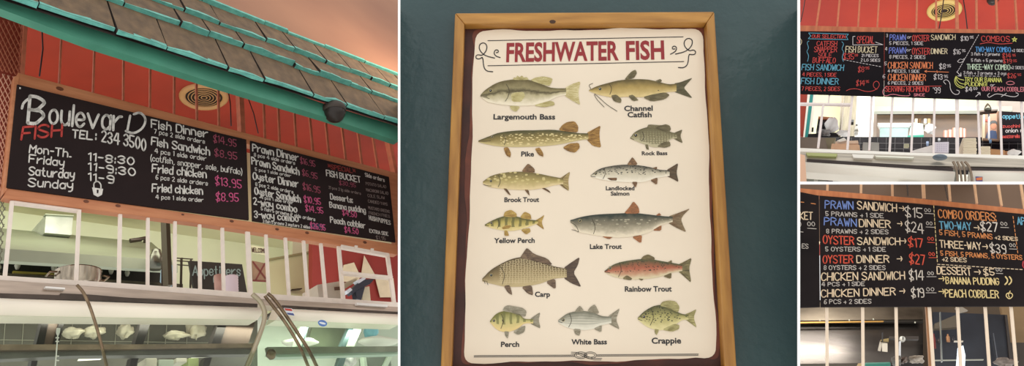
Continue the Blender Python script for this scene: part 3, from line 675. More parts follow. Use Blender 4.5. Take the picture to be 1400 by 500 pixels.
for k in range(3):
    t0 = rows[k]; t1 = rows[k+1]+.03
    x = xs0; mb = MB()
    xe = max(F.hit(545, yy, zt, nrm).x for yy in range(60, 175, 4) if t0-.05 < (F.hit(545, yy, zt, nrm)-zt).dot(up_v) < t1+.1) + .03
    dz0 = rr.uniform(-.01, .01); th = .03
    while x < xe:
        wd_ = rr.uniform(.15, .32); xb = min(x+wd_, xe); g = .0035
        nn_ = 3; th = rr.uniform(.026, .04) * (1.0 if k else .6); dz = rr.uniform(-.016, .016) * (1 if k else .5); lift = rr.uniform(0, .008)
        A1 = rp(x+g, t1, .006); B1 = rp(xb-g, t1, .006)
        pts0 = []
        for i in range(nn_+1):
            xx = x+g+(xb-x-2*g)*i/nn_; o_ = rp(xx, t0+dz+rr.uniform(-.005, .005), lift); pts0.append((o_, o_+nrm*(th+rr.uniform(-.006, .006))))
        for i in range(nn_):
            a0, A_ = pts0[i]; b0, B_ = pts0[i+1]
            C1 = A1.lerp(B1, i/nn_); D1 = A1.lerp(B1, (i+1)/nn_)
            mb.quad(a0, b0, B_, A_, 1); mb.quad(A_, B_, D1, C1, 0)
            ea, eb = rr.uniform(.004, .03), rr.uniform(.004, .03)
            mb.quad(A_+nrm*.0012, B_+nrm*.0012, B_+(D1-B_).normalized()*eb+nrm*.0012, A_+(C1-A_).normalized()*ea+nrm*.0012, 1)
        a0, A_ = pts0[0]; b0, B_ = pts0[-1]; a1 = rp(x+g, t1, 0); b1 = rp(xb-g, t1, 0)
        mb.quad(a0, A_, A1, a1, 2); mb.quad(b0, b1, B1, B_, 2); mb.quad(a0, a1, b1, b0, 2)
        x = xb
    mb.build('shingle_course', F, [shake, tealb, mat('dark_roof_gap', (48, 36, 30), .8)], roof, normals=False)
xs2 = F.hit(545, 150, zt, nrm).x+.3
bd_ = MB().quad(rp(xs0, -.01, -.004), rp(xs2, -.01, -.004), rp(xs2, rows[3]+.02, -.004), rp(xs0, rows[3]+.02, -.004)); bd_.build('roof_boarding', F, mat('dark_roof_gap', (48, 36, 30), .8), roof, normals=False)
# top row of butts, then one plain board coloured like shingles blurred by glare
x = xs0; mb = MB(); xe = max(F.hit(545, yy, zt, nrm).x for yy in range(60, 175, 4))+.1
while x < xe:
    xb = min(x+rr.uniform(.12, .34), xe); th = rr.uniform(.022, .04); dz = rr.uniform(-.014, .014)
    a0 = rp(x+.003, rows[3]+dz, .0); b0 = rp(xb-.003, rows[3]+dz+rr.uniform(-.008, .008), .0)
    mb.extr([a0, b0, b0+nrm*th, a0+nrm*th], up_v*.02, 0); x = xb
mb.build('top_edge_row', F, tealb, roof)
smooth = mat('glare_blurred_brown', (164, 118, 90), .7, var=.12, vscale=.8, rgb2=(140, 96, 74))
MB().extr([rp(xs0, rows[3]+.018, .0), rp(xe+.6, rows[3]+.018, .0), rp(xe+2.2, rows[3]+3.0, .0), rp(xs0, rows[3]+3.0, .0)], nrm*.012).build('blurred_upper_roof', F, smooth, roof)

# --- dome camera on the fascia
c = F.at(457, 151, -.47); rd = 12*F.mpp(457, 155, -.47)
dome = thing('dome_camera', F, c, 'dark glossy dome security camera hanging under the teal fascia', 'security camera')
MB().lathe([(0, .03), (rd*.98, .03), (rd*1.05, .012), (rd*1.05, -.008), (rd*.97, -.012)], c, n=28).build('base', F, mat('camera_base', (60, 50, 42), .6), dome)
MB().lathe([(rd*.95*math.cos(a*math.pi/16), -.012-rd*1.0*math.sin(a*math.pi/16)) for a in range(9)], c, n=28).build('dome', F, mat('smoked_dome', (44, 36, 32), .3, spec=.35), dome)

# --- rails and boards
TOPQ = [(25, 100), (532, 234), (534, 245), (24, 115.5)]
o = MB().pris(F, [(25, 99), (545, 237), (545, 250), (22, 115.5)], -.03, .05).build('wooden_rail', F, wd, bevel=.003); tag(o, 'peach wooden rail running along the top of the two menu boards', 'wooden rail')
def knot(par, pts, F=F, d=-.031):
    for x, y, r in pts:
        p = F.at(x, y, d); q = r*F.mpp(x, y, d)
        MB().extr([p+Vector((math.cos(k*.628)*q*1.3, 0, math.sin(k*.628)*q*.8)) for k in range(10)], (0, .002, 0)).build('wood_knot', F, knotm, par)
knot(o, [(82, 121, 4)], d=-.032)
o = MB().pris(F, [(9, 255), (280, 294), (345, 303), (543, 334), (544, 348), (345, 316), (280, 306), (4, 270)], -.03, .05).build('wooden_rail', F, wd, bevel=.003); tag(o, 'peach wooden rail with knots along the bottom of the two menu boards', 'wooden rail')
knot(o, [(118, 275, 3), (161.5, 281, 2.8), (250, 293, 1.6), (317, 302, 2.2), (379, 313, 2), (420, 318, 2), (499, 331, 2)], d=-.032)
o = MB().pris(F, [(20, 104), (26, 104), (10, 258), (4, 266)], -.034, .05).build('wooden_rail', F, wd); tag(o, 'narrow upright wooden edge at the left end of the first board', 'wooden rail')
o = MB().pris(F, [(531, 238), (545, 238), (545, 335), (541, 337)], -.028, .04).build('wooden_rail', F, wd); tag(o, 'brown wooden edge at the right end of the second board', 'wooden rail')
b1 = MB().pris(F, [(23.5, 115), (337, 190.5), (340.5, 300.5), (9, 256)], -.04, .012).build('menu_board', F, slate, bevel=.002)
tag(b1, 'large left chalkboard with white lettering, opening hours and phone number', 'menu board')
b2 = MB().pris(F, [(342.5, 192), (532, 241.5), (541, 331), (345.5, 301.5)], -.04, .012).build('menu_board', F, slate, bevel=.002)
tag(b2, 'right chalkboard of the large counter listing prawn dinners, desserts and sides', 'menu board')
WH = (226, 220, 212); RD = (196, 66, 58); PK = (214, 92, 138); DP_ = (164, 76, 96); DIM = (140, 122, 116); DR = (150, 52, 46)
COLNAME.update({WH: 'white', RD: 'red', PK: 'pink', DP_: 'dull pink', DIM: 'faded', DR: 'dark red'})
DB = -.0425
def t1(*a, **k): return text(F1, b1, *a, d=DB, **k)
def t2(*a, **k): return text(F1, b2, *a, d=DB, **k)
t1('B', 38, 167.5, 60, 170, 37, WH, w=4.6); lines(F1, b1, [sm([(30, 148), (32, 140), (42, 133)])], WH, 3.5, DB)
t1('oulevar', 67, 168.5, 166, 178.5, 28, WH, w=3.5, h1=29, jit=.1)
lines(F1, b1, [sm([(172, 179), (183, 183), (196, 175), (200, 162), (192, 153), (183, 156)]), [(178, 158), (174, 179)]], WH, 3.2, DB, label='white painted capital D')
t1('FISH', 29, 191, 84, 187, 17, RD, w=2.9, jit=.5)
t1('TEL', 99, 187.5, 126, 190.5, 10.5, WH, w=2.1); t1(':', 131, 190.5, 132, 190.5, 11, WH, w=2.2)
t1('234', 139, 193, 163, 198, 14.5, WH, w=2.1, h1=15); t1('3500', 169, 198, 199, 206, 15.5, WH, w=2.1)
t1('Mon-Th.', 40, 208.5, 97, 214.5, 10.5, WH, w=1.9); t1('Friday', 39.5, 222, 87, 227, 10.5, WH, w=1.9)
t1('Saturday', 39, 239, 101, 243.5, 11, WH, w=2); t1('Sunday', 38.5, 254, 99, 258.5, 11, WH, w=2)
t1('11-8:30', 121, 218.5, 183, 225.5, 10, WH, w=2); t1('11-9:30', 121, 232.5, 185, 240, 10, WH, w=2); t1('11-9', 121, 246, 155, 250, 10, WH, w=2)
MB().pris(F1, [(126, 256), (141, 258), (139.5, 266), (134, 269), (128, 266)], DB, .001).build('padlock_drawing', F, paint(WH), b1)
lines(F1, b1, [sm([(128.5, 257), (128, 250), (133, 247), (138, 251), (138, 258)])], WH, 1.8, DB, 'padlock_drawing')
MB().pris(F1, [(132.2, 259), (135, 259.4), (134.4, 264), (132.6, 264)], DB-.0008, .0005).build('keyhole_drawing', F, slate, b1)
for s, x0, y0, x1, y1, h, c_, w_ in (
    ('Fish Dinner', 207, 174, 284, 188, 10.5, WH, 1.9), ('7 pcs 2 side orders', 211, 182, 280, 196.5, 5.6, WH, .95), ('Fish Sandwich', 207, 198, 286.5, 212, 10.5, WH, 1.9),
    ('4 pcs 1 side order', 211.5, 209, 282, 219.5, 6, WH, 1), ('(catfish, snapper, sole, buffalo)', 206, 219.5, 331, 238.5, 7.6, WH, 1.15),
    ('Fried chicken', 208, 235, 282, 243, 10.5, WH, 1.9), ('6 pcs 2 side orders', 213, 244.5, 284, 253.5, 5.8, WH, .95), ('Fried chicken', 208, 261.5, 277, 265.5, 10.5, WH, 1.9),
    ('4 pcs 1 side order', 213, 271.5, 278, 275.8, 5.4, WH, .95), ('$14.95', 292, 193.5, 323, 200.5, 9.5, DP_, 1.1), ('$8.95', 293.5, 213, 324, 218, 9.5, DP_, 1.1),
    ('$13.95', 294.5, 251.5, 330, 257.5, 11, PK, 1.3), ('$8.95', 295.5, 274.5, 326, 275.5, 11, PK, 1.3)):
    t1(s, x0, y0, x1, y1, h, c_, w=w_)
for s, x0, y0, x1, y1, h, c_, w_ in (
    ('Prawn Dinner', 345.5, 206, 408, 220, 9.5, WH, 1.7), ('8 pcs 4 side orders', 347.5, 213.5, 403.5, 225, 4.6, WH, .8), ('$16.95', 411, 223, 431, 228, 8, DP_, .9),
    ('Prawn Sandwich', 344.5, 224, 409, 239, 9.5, WH, 1.7), ('5 pcs 1 side order', 349, 233, 398, 242, 4, WH, .7), ('$6.95', 413.5, 239, 434, 245, 8, DP_, .9),
    ('Oyster Dinner', 346, 245, 408, 256, 9.5, WH, 1.7), ('8 pcs 2 side orders', 349.5, 253.5, 401, 264.5, 4.4, WH, .8), ('$16.95', 414.5, 258.5, 438, 264, 8.5, DP_, 1),
    ('Oyster Sandwich', 348.5, 265.5, 411, 276.5, 9.5, WH, 1.7), ('4 pcs 1 side order', 357, 271.5, 401, 279, 4.2, WH, .75), ('$10.95', 416, 276, 438.5, 280, 8.5, PK, 1.1),
    ('2-way combo', 347, 279, 406, 290, 9.2, WH, 1.7), ('5 fish 5 prawns 2 side orders', 357, 287, 431, 302, 4.6, WH, .8), ('$14.95', 418, 288, 442, 292, 8, PK, 1),
    ('3-way combo', 348, 297, 408, 303, 9.2, WH, 1.7), ('3 fish 5 prawns 2 oysters 2 sides', 359.5, 304, 424, 312.5, 4.2, WH, .75), ('$26.95', 424.5, 312, 445, 315, 8, PK, 1),
    ('*SPECIAL*', 449, 230, 486, 237, 6, DR, 1.1), ('FISH BUCKET', 446.5, 240, 493, 249.5, 8, WH, 1.3), ('$30.95', 464, 252, 486.5, 256, 5.6, DP_, .7),
    ('21 pcs 2 lg side orders', 449.5, 257.5, 493.5, 266, 3.6, DIM, .6), ('Desserts:', 452, 272, 482, 277, 7.6, WH, 1.3), ('Banana pudding', 451, 283, 500, 291, 7.6, WH, 1.3),
    ('$4.50', 468.5, 293.5, 488, 297.5, 7.6, PK, 1), ('Peach cobbler', 452, 304, 499.5, 312, 8, WH, 1.4), ('$4.50', 471.5, 317, 490, 320, 7.6, PK, 1),
    ('Side orders', 499.5, 241, 526, 248.5, 5, WH, .85), ('POTATO SALAD', 500.5, 252.5, 528, 257, 3.8, DIM, .6), ('MACARONI SALAD', 501, 261, 531, 266, 3.8, DIM, .65), ('COLE SLAW', 503, 269, 526, 272, 3.8, DIM, .6),
    ('CANDIED YAMS', 503.5, 276.5, 530, 281, 3.8, DIM, .6), ('MUSTARD GREENS', 504, 285.5, 533, 291, 3.8, DIM, .6), ('FRENCH FRIES', 504.5, 292.5, 533, 297.5, 3.8, DIM, .6),
    ('HUSH PUPPIES', 505, 300, 534, 307, 5.6, WH, 1), ('EXTRA SIDE', 505.5, 317.5, 531, 322, 4.6, WH, .8), ('$1.95', 514.5, 326.5, 527.5, 328, 4.6, DIM, .6)):
    t2(s, x0, y0, x1, y1, h, c_, w=w_, jit=.15)
MB().pris(F1, [(424, 304), (444, 306.5), (443, 314), (423, 312)], DB+.001, .001).build('blue_smudge', F, mat('blue_chalk_smudge', (62, 60, 96), .8, var=.4, vscale=50, rgb2=(48, 36, 44)), b2)
MB().pris(F1, [(26.5, 119), (28.5, 119.3), (28.3, 121.5), (26.3, 121.2)], DB, .002).build('screw', F, paint(WH), b1)

# --- uprights of the serving window and its sill
ups = [((17, 274), (7, 381), 5.2), ((109, 286), (104.5, 391), 4.6), ((165, 292), (163, 396), 4.4), ((203, 296), (202.5, 400), 3.8), ((240, 300), (239.5, 403), 3.8), ((273.5, 304), (274.5, 406), 3.8),
       ((304.5, 308), (307, 408), 3.8), ((339, 312), (343.5, 411), 5.5), ((364, 316), (369, 412), 3.6), ((390.5, 320), (396.5, 413), 3.6), ((415.5, 325), (422, 414), 3.6), ((439, 328), (447, 416), 3.6), ((463.5, 333), (471, 418), 4.4), ((530, 345), (541, 424), 4.4)]
ordw = ['first', 'second', 'third', 'fourth', 'fifth', 'sixth', 'seventh', 'thick eighth', 'ninth', 'tenth', 'eleventh', 'twelfth', 'thirteenth', 'last']
for i, (a, b, w_) in enumerate(ups):
    o = MB().strip(F, a, b, w_, -.02, .014).build('window_upright', F, whitep)
    tag(o, '%s pinkish white upright from the left under the chalkboards' % ordw[i], 'wooden bar', 'white uprights of the large serving window')
o = MB().strip(F, (17, 275), (109, 287), 2.6, -.018, .03).build('window_upright', F, whitep); tag(o, 'thin pale batten under the wooden rail at the left', 'wooden bar')
sill = MB().pris(F, [(-6, 375.5), (180, 387.5), (350, 400), (545, 413), (545, 420.5), (350, 408.5), (180, 395.5), (-6, 382.5)], -.04, .07).build('white_sill_rail', F, whitep, bevel=.003)
tag(sill, 'long white rail across the large counter below the uprights', 'rail')
gate = thing('hinged_frame', F, F.at(500, 400, -.025), 'small white framed hatch with a cross bar at the right of the large counter', 'hatch')
for nm, a, b in (('top_rail', (466, 336), (532, 348)), ('cross_bar', (468.5, 372), (537, 379))):
    MB().strip(F, a, b, 4, -.03, .03).build(nm, F, whitep, gate)
for a in ((487, 337.5), (509, 341.5)): MB().strip(F, (a[0]-2, a[1]), (a[0]+2, a[1]+.6), 5, -.036, .02).build('hinge', F, whitep, gate)

# --- kitchen behind: ceiling, walls
DK = 2.6
zk = F.at(18, 289.5, DK).z
xl, xr = F.at(-60, 300, DK).x-.6, F.at(410, 330, DK).x
o = MB().box((xl, 2.2, zk), (F.at(545, 330, 2.9).x+.2, DK+.3, zc)).build('ceiling', F, mat('greenish_white_ceiling', (204, 200, 160), .8, var=.06, vscale=2)); tag(o, kind='structure')
zb = F.at(0, 520, DK).z-.4
o = MB().box((xl, DK, zb), (xr, DK+.06, zk)).build('wall_back', F, greenw); tag(o, kind='structure')
DRW = 1.7
o = MB().pris(F, [(427, 322), (545, 336), (545, 440), (427, 440)], DRW, .06).build('wall_right_red', F, mat('deep_red_wall', (146, 48, 40), .65, var=.12, vscale=3)); tag(o, kind='structure')
o = MB().pris(F, [(400, 318), (428.5, 322), (433, 432), (400, 432)], DRW+.5, .06).build('wall_back_pale', F, greenw); tag(o, kind='structure')
# hood
hood = thing('kitchen_hood', F, F.at(120, 358, 1.6), 'long grey-green extractor hood with black filters above the range', 'extractor hood')
MB().extr([F.at(-30, 309, 2.45), F.at(207, 331, 2.45), F.at(236, 356, 1.55), F.at(-30, 337, 1.55)], (0, .02, -.01)).build('sloped_top', F, hoodm, hood)
MB().pris(F, [(-30, 337), (236, 356), (236, 370), (-30, 354)], 1.5, .05).build('front_face', F, hoodl, hood)
MB().pris(F, [(-30, 354), (222, 369.5), (222, 392), (-30, 370)], 1.95, .05).build('filter_bank', F, mat('black_grease_filter', (40, 38, 28), .7, .0, var=.6, vscale=30, stretch=(6, 1, .3), rgb2=(26, 26, 18)), hood)
MB().pris(F, [(228, 356), (243, 362), (243, 372), (228, 372)], 1.5, .03).build('end_cap', F, hoodl, hood)
for x, y in ((24, 361), (74, 364), (114, 366), (152, 368), (174, 371)):
    p = F.at(x, y, 1.9); MB().lathe([(.0, .012), (.012, .01), (.018, -.01), (.010, -.035), (0, -.04)], p, n=12).build('nozzle', F, mat('bright_nozzle', (220, 220, 200), .3), hood)
MB().tube([F.at(178, 329, 2.0), F.at(192, 327, 2.0), F.at(198, 325, 2.0), F.at(199, 331, 2.0)], .018, 8).build('pipe', F, dsteel, hood)
o = MB().pris(F, [(18, 370), (80, 373.5), (80, 376), (18, 373)], 1.93, .02).build('yellow_strip', F, mat('yellow_strip_tone', (190, 172, 74), .5)); tag(o, 'yellow strip under the long hood at far left', 'pipe')  # plain yellow strip set below the filters
dx = thing('duct_box', F, F.at(81, 318, 2.3), 'pale square sheet metal duct box on top of the long hood', 'duct')
MB().pris(F, [(63, 293), (100, 295), (98, 321), (61, 318)], 2.2, .35).build('box', F, mat('galvanised_sheet', (206, 212, 200), .35, .35, var=.15, vscale=8), dx)
MB().strip(F, (62, 292.3), (101, 294.6), 1.4, 2.18, .05).build('flange', F, hoodl, dx)
o = MB().pris(F, [(-10, 372), (250, 388), (250, 402), (-10, 392)], 1.7, .5).build('dark_range', F, mat('dim_range_top', (90, 82, 62), .5, .3, var=.5, vscale=9)); tag(o, 'dim cooking range below the black hood filters', 'range')
# steamer pan
p = F.at(106, 391, .35); r_ = 31*F.mpp(106, 380, .35)
pan = thing('steel_pan', F, p, 'round shiny stainless pan on the counter behind the white rail', 'pan')
MB().lathe([(r_*.93, 0), (r_, .02), (r_, .07), (r_*1.03, .076), (r_*.97, .076), (r_*.95, .03), (0, .02)], p, n=36).build('body', F, mat('bright_steel_pan', (200, 186, 166), .2, .95, var=.3, vscale=9, stretch=(6, 6, 1)), pan)
for s_ in (-1, 1):
    q = p+Vector((s_*r_*1.0, 0, .055)); MB().tube([q+Vector((0, -.03, 0)), q+Vector((s_*.03, -.03, -.004)), q+Vector((s_*.03, .03, -.004)), q+Vector((0, .03, 0))], .005, 8).build('handle', F, chrome, pan)
o = MB().strip(F, (229.5, 297), (233, 389), 5.5, 1.0, .08).build('dark_pole', F, mat('dark_brown_pole', (88, 78, 60), .5)); tag(o, 'dark brown vertical pole in the kitchen beside the hood end', 'pole')
jug = thing('hanging_jug', F, F.at(213, 366, 1.4), 'grey metal jug hanging at the end of the hood', 'jug')
q = F.at(213, 367, 1.42); MB().lathe([(0, 0), (.05, 0), (.055, .04), (.045, .09), (.03, .12), (.03, .14), (0, .142)], q, n=20).build('body', F, mat('jug_grey', (112, 112, 100), .3, .8), jug)
MB().tube([q+Vector((.03, 0, .12)), q+Vector((.065, 0, .1)), q+Vector((.06, 0, .04))], .006, 8).build('handle', F, dsteel, jug)
rk = thing('wire_rack', F, F.at(252, 398, 1.5), 'grey wire shelf rack behind the sixth upright of the large counter', 'rack')
MB().strip(F, (222, 356), (222, 392), 1.6, 1.2, .01).build('post', F, dsteel, rk); MB().strip(F, (249, 352), (248, 398), 1.8, 1.5, .02).build('post', F, dsteel, rk); MB().strip(F, (262, 353), (261, 398), 1.2, 1.7, .02).build('post', F, dsteel, rk)
mb = MB()
for y in (353, 356.5, 362): mb.strip(F, (238, y-1), (264, y+.8), .9, 1.5, .01)
mb.build('shelf_wires', F, dsteel, rk)
o = MB().blob(F.at(229, 377, 1.3), (.045, .03, .09), 3).build('towel', F, mat('pale_blue_towel', (170, 198, 210), .8, var=.2, vscale=40)); tag(o, 'pale blue towel hanging beside the dark brown pole', 'towel')
bd = MB().pris(F, [(259, 356), (331, 361), (338, 400), (266, 398)], 1.25, .025).build('appetizer_board', F, mat('kitchen_chalkboard', (60, 54, 48), .6, var=.2, vscale=5)); tag(bd, 'small black chalkboard inside the kitchen reading Appetizers', 'menu board')
GY = (168, 190, 186); COLNAME[GY] = 'pale grey'
F1v = F1
text(F1, bd, 'Appetizers', 263.5, 376, 329, 377, 13, GY, w=1.6, d=1.247); text(F1, bd, 'fries', 292, 386, 312, 387, 8, GY, w=.9, d=1.247)
# cup stack
p = F.at(317, 401, .22); r_ = 8.4*F.mpp(317, 385, .22)
cup = thing('cup_stack', F, p, 'pinkish white stack of lids and cups standing behind the white rail', 'cups')
h_ = (F.at(317, 376, .22)-F.at(317, 401, .22)).length
MB().lathe([(0, 0), (r_, 0)]+[(r_*(1.0 if i % 2 else .95), h_*(i+1)/14) for i in range(13)]+[(0, h_)], p, n=24).build('lids', F, mat('pinkish_white_plastic', (234, 214, 222), .5), cup)
p2 = F.at(301, 399, .3); MB().lathe([(0, 0), (r_*.8, 0), (r_*.9, h_*.9), (0, h_*.9)], p2, n=20).build('cups', F, mat('rosy_cup', (206, 160, 146), .5), cup)
# welcome sign and arrow sign
ws = MB().pris(F, [(344, 335), (364, 338.5), (364.5, 349), (344.5, 345)], 1.9, .01).build('welcome_sign', F, mat('cream_sign', (212, 212, 176), .6)); tag(ws, 'small cream sign reading WELCOME inside the kitchen', 'sign')
DK_ = (92, 70, 58); COLNAME[DK_] = 'dark brown'
text(F1, ws, 'WELCOME', 344.5, 344, 363.5, 345.5, 5.6, DK_, w=1.0, d=1.896)
sg = MB().pris(F, [(345, 356), (364, 360), (364.5, 385), (346, 384)], 1.7, .012).build('brown_sign', F, mat('brown_print_sign', (146, 112, 86), .6, var=.2, vscale=10)); tag(sg, 'square brown sign with a red diagonal below the WELCOME sign', 'sign')
lines(F1, sg, [[(346, 358), (363, 380)], [(362, 360), (350, 382)], [(346, 383), (364, 384)]], (110, 46, 40), 2.2, 1.697)
# door and trim inside
dr = MB().pris(F, [(367, 356), (425, 345.5), (434, 430), (372, 430)], 2.15, .05).build('door_1', F, mat('cream_green_door', (206, 204, 160), .6, var=.04, vscale=3)); tag(dr, kind='structure')
MB().strip(F, (366, 354.5), (427, 343.5), 2.2, 2.12, .04).build('frame', F, mat('door_frame_olive', (150, 144, 104), .6), dr); MB().strip(F, (425.5, 343), (434, 420), 2, 2.12, .04).build('frame', F, mat('door_frame_olive', (150, 144, 104), .6), dr)
MB().strip(F, (399, 395.5), (413, 394), 1.2, 2.1, .04).build('handle', F, dsteel, dr)
# papers pinned on the red wall
for q, lb in (([(470, 362), (484, 358.5), (493, 378), (488, 386), (466, 384)], 'cream paper pinned to the red wall behind the hatch, nearest the uprights'),
              ([(498, 349), (512, 374), (508, 378), (494, 375)], 'pointed cream paper pinned high on the red wall'),
              ([(513, 378), (538, 380), (541, 406), (520, 406)], 'curling cream paper pinned at the right on the red wall')):
    tag(MB().pris(F, q, DRW-.03, .006).build('pinned_paper', F, papb), lb, 'paper', 'papers on the red wall')
# white cabinet + machines behind the hatch
cab = thing('white_cash_box', F, F.at(455, 405, .9), 'white boxy cash machine behind the right uprights', 'cash machine')
MB().pris(F, [(434, 389), (466, 384), (470, 412), (436, 410)], .8, .2).build('body', F, mat('offwhite_machine', (206, 192, 176), .5, var=.06, vscale=8), cab)
MB().pris(F, [(457.5, 392), (465, 391.5), (465.5, 396), (458, 396.5)], .795, .01).build('socket', F, mat('brown_socket', (104, 72, 56), .5), cab)
rg = thing('card_reader', F, F.at(490, 408, .7), 'dark blue-black tilted terminal with silver ends behind the hatch', 'terminal')
MB().pris(F, [(478, 398), (494, 382), (512, 381), (506, 388), (488, 396), (482, 402)], .62, .05).build('head', F, mat('navy_black', (36, 42, 56), .3), rg)
MB().pris(F, [(485, 392), (499, 392), (494, 410), (488, 408)], .64, .05).build('stem', F, mat('navy_black', (36, 42, 56), .3), rg)
MB().pris(F, [(474, 397), (479, 393), (482, 396), (476, 401)], .61, .05).build('silver_end', F, mat('silver_end', (222, 228, 236), .25, .3), rg)
MB().pris(F, [(488, 383), (499, 378), (500, 381), (491, 387)], .61, .05).build('silver_end', F, mat('silver_end', (222, 228, 236), .25, .3), rg)
o = MB().pris(F, [(467, 388), (489, 379), (487, 385), (471, 395)], .72, .03).build('folded_paper', F, papb); tag(o, 'folded cream paper leaning on the dark terminal', 'paper')
o = MB().pris(F, [(496, 393), (505, 391), (507, 412), (496, 411)], .68, .06).build('white_carton', F, papb); tag(o, 'narrow cream carton right of the dark terminal', 'carton')

# --- the glass display cases under the sill
DL = -.12
o = MB().pris(F, [(-8, 381.5), (180, 394.5), (350, 407.5), (545, 419), (545, 428), (400, 421), (350, 415.5), (180, 407.5), (-8, 401)], DL, .08).build('counter_ledge', F, steel, bevel=.004); tag(o, 'brushed stainless ledge running along the top of the display cases', 'counter ledge')
for x0, y0, x1, y1, lb in ((62, 391, 89, 393.5, 'white label strip on the stainless ledge'), (488, 413.3, 530, 416.5, 'long white tube light above the right display case')):
    tag(MB().pris(F, [(x0, y0), (x1, y0+(x1-x0)*.07), (x1, y1+(x1-x0)*.07), (x0, y1)], DL-.02, .02).build('white_label_strip', F, paper), lb, 'strip')
slotA = o = MB().pris(F, [(-8, 400.5), (83, 403.5), (83, 400.5), (125, 402.5), (180, 407), (352, 415), (352, 420), (180, 412.5), (125, 410), (-8, 407)], DL-.01, .2).build('dark_slot', F, dsteel); tag(o, 'long dark gap under the stainless ledge of the left display case', 'slot')
slotB = o = MB().pris(F, [(386, 417), (545, 426), (545, 429.5), (386, 421)], DL-.01, .2).build('dark_slot', F, dsteel); tag(o, 'dark gap under the ledge of the right display case', 'slot')
def roll(name, top, bot, dn, df, mtl, label, bulge=.05):
    """rounded housing: cross-section bulges toward the customer between a top and a bottom pixel line"""
    (a, b), (c2, d2) = top, bot; n = 9; mb = MB(); L_ = []
    for x, y0, y1 in ((a[0], a[1], c2[1]), (b[0], b[1], d2[1])):
        T_ = F.at(x, y0, dn); B_ = F.at(x, y1, df); row = []
        for k in range(n+1):
            t = k/n; p = T_.lerp(B_, t); p = p+Vector((0, -math.sin(t*math.pi)*bulge, 0)); row.append(p)
        row += [Vector((row[-1].x, max(dn, df)+.03, row[-1].z)), Vector((row[0].x, max(dn, df)+.03, row[0].z))]
        L_.append(row)
    base = len(mb.v); m_ = len(L_[0]); mb.v += L_[0]+L_[1]
    for k in range(m_):
        j = (k+1) % m_; mb.f.append((k, j, m_+j, m_+k)); mb.mi.append(0); mb.sm.append(k < n)
    mb.f.append(tuple(range(m_))[::-1]); mb.f.append(tuple(range(m_, 2*m_))); mb.mi += [0, 0]; mb.sm += [False, False]
    return tag(mb.build(name, F, mtl), label, 'light housing')
rollm = mat('cream_white_housing', (254, 242, 222), .35, var=.03, vscale=3)
rollA = roll('curved_light_housing', ((-8, 407), (352, 420)), ((-8, 432), (352, 437)), -.14, -.2, rollm, 'long rounded cream housing at the top of the left display case')
rollB = roll('curved_light_housing', ((376, 421), (545, 429.5)), ((376, 438), (545, 444)), -.14, -.2, rollm, 'rounded cream housing at the top of the right display case')
# left case
case = thing('display_case', F, F.at(170, 500, -.2), 'left refrigerated glass display case with grey tiles and slanted dark bars', 'display case')
tile = mat('dim_grey_tile', (112, 108, 96), .4, var=.2, vscale=4)
MB().pris(F, [(-10, 428), (352, 433), (352, 520), (-10, 520)], .35, .03).build('back_panel', F, tile, case)
g_ = MB()
for x in (8, 33, 62, 100, 139, 160, 205, 229, 258): g_.strip(F, (x, 432), (x-3, 472), .7, .345, .004)
for y in (438.5, 465): g_.strip(F, (-8, y-1), (345, y+4), .7, .345, .004)
g_.build('tile_joint', F, mat('tile_joint', (172, 168, 150), .6), case)
dkb = mat('brown_black_bar', (52, 46, 44), .5)
brp = mat('brown_case_panel', (112, 92, 80), .5, 0, var=.15, vscale=5)
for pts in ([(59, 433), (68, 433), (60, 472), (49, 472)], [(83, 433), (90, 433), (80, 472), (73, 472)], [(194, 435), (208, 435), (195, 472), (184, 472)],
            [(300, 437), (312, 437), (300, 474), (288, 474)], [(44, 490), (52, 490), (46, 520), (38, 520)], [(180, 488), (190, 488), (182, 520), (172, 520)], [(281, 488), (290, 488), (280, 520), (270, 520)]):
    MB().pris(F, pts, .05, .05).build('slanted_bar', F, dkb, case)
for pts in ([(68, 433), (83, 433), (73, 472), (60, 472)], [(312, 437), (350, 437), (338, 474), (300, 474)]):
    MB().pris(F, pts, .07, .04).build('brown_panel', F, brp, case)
MB().pris(F, [(-8, 470.5), (180, 470.5), (352, 469), (352, 474.5), (180, 477), (-8, 478.5)], -.1, .03).build('shelf_edge', F, mat('tarnished_shelf_edge', (176, 152, 132), .3, .7, var=.25, vscale=12), case)
MB().pris(F, [(-8, 478.5), (180, 477), (352, 474.5), (340, 484), (100, 486), (-8, 491)], -.08, .05).build('shelf', F, mat('dull_shelf_steel', (116, 112, 104), .4, .5, var=.2, vscale=5), case)
MB().pris(F, [(110, 488), (137, 487), (139, 490), (108, 491.5)], -.02, .02).build('highlight_strip', F, mat('shelf_highlight', (255, 250, 235), .5, emit=(255, 250, 235), estr=1.2), case)  # white highlights below the shelf, built as glowing strips
MB().pris(F, [(264, 484.5), (297, 484), (299, 486.5), (264, 487.5)], -.02, .02).build('highlight_strip', F, mat('shelf_highlight', (255, 250, 235), .5), case)
gl = glass_mat('case_glass', (236, 240, 234), .016, .12)
MB().extr([F.at(-8, 431, -.205), F.at(352, 437, -.205), F.at(352, 520, -.40), F.at(-8, 520, -.40)], (0, .006, 0)).build('glass', F, gl, case)
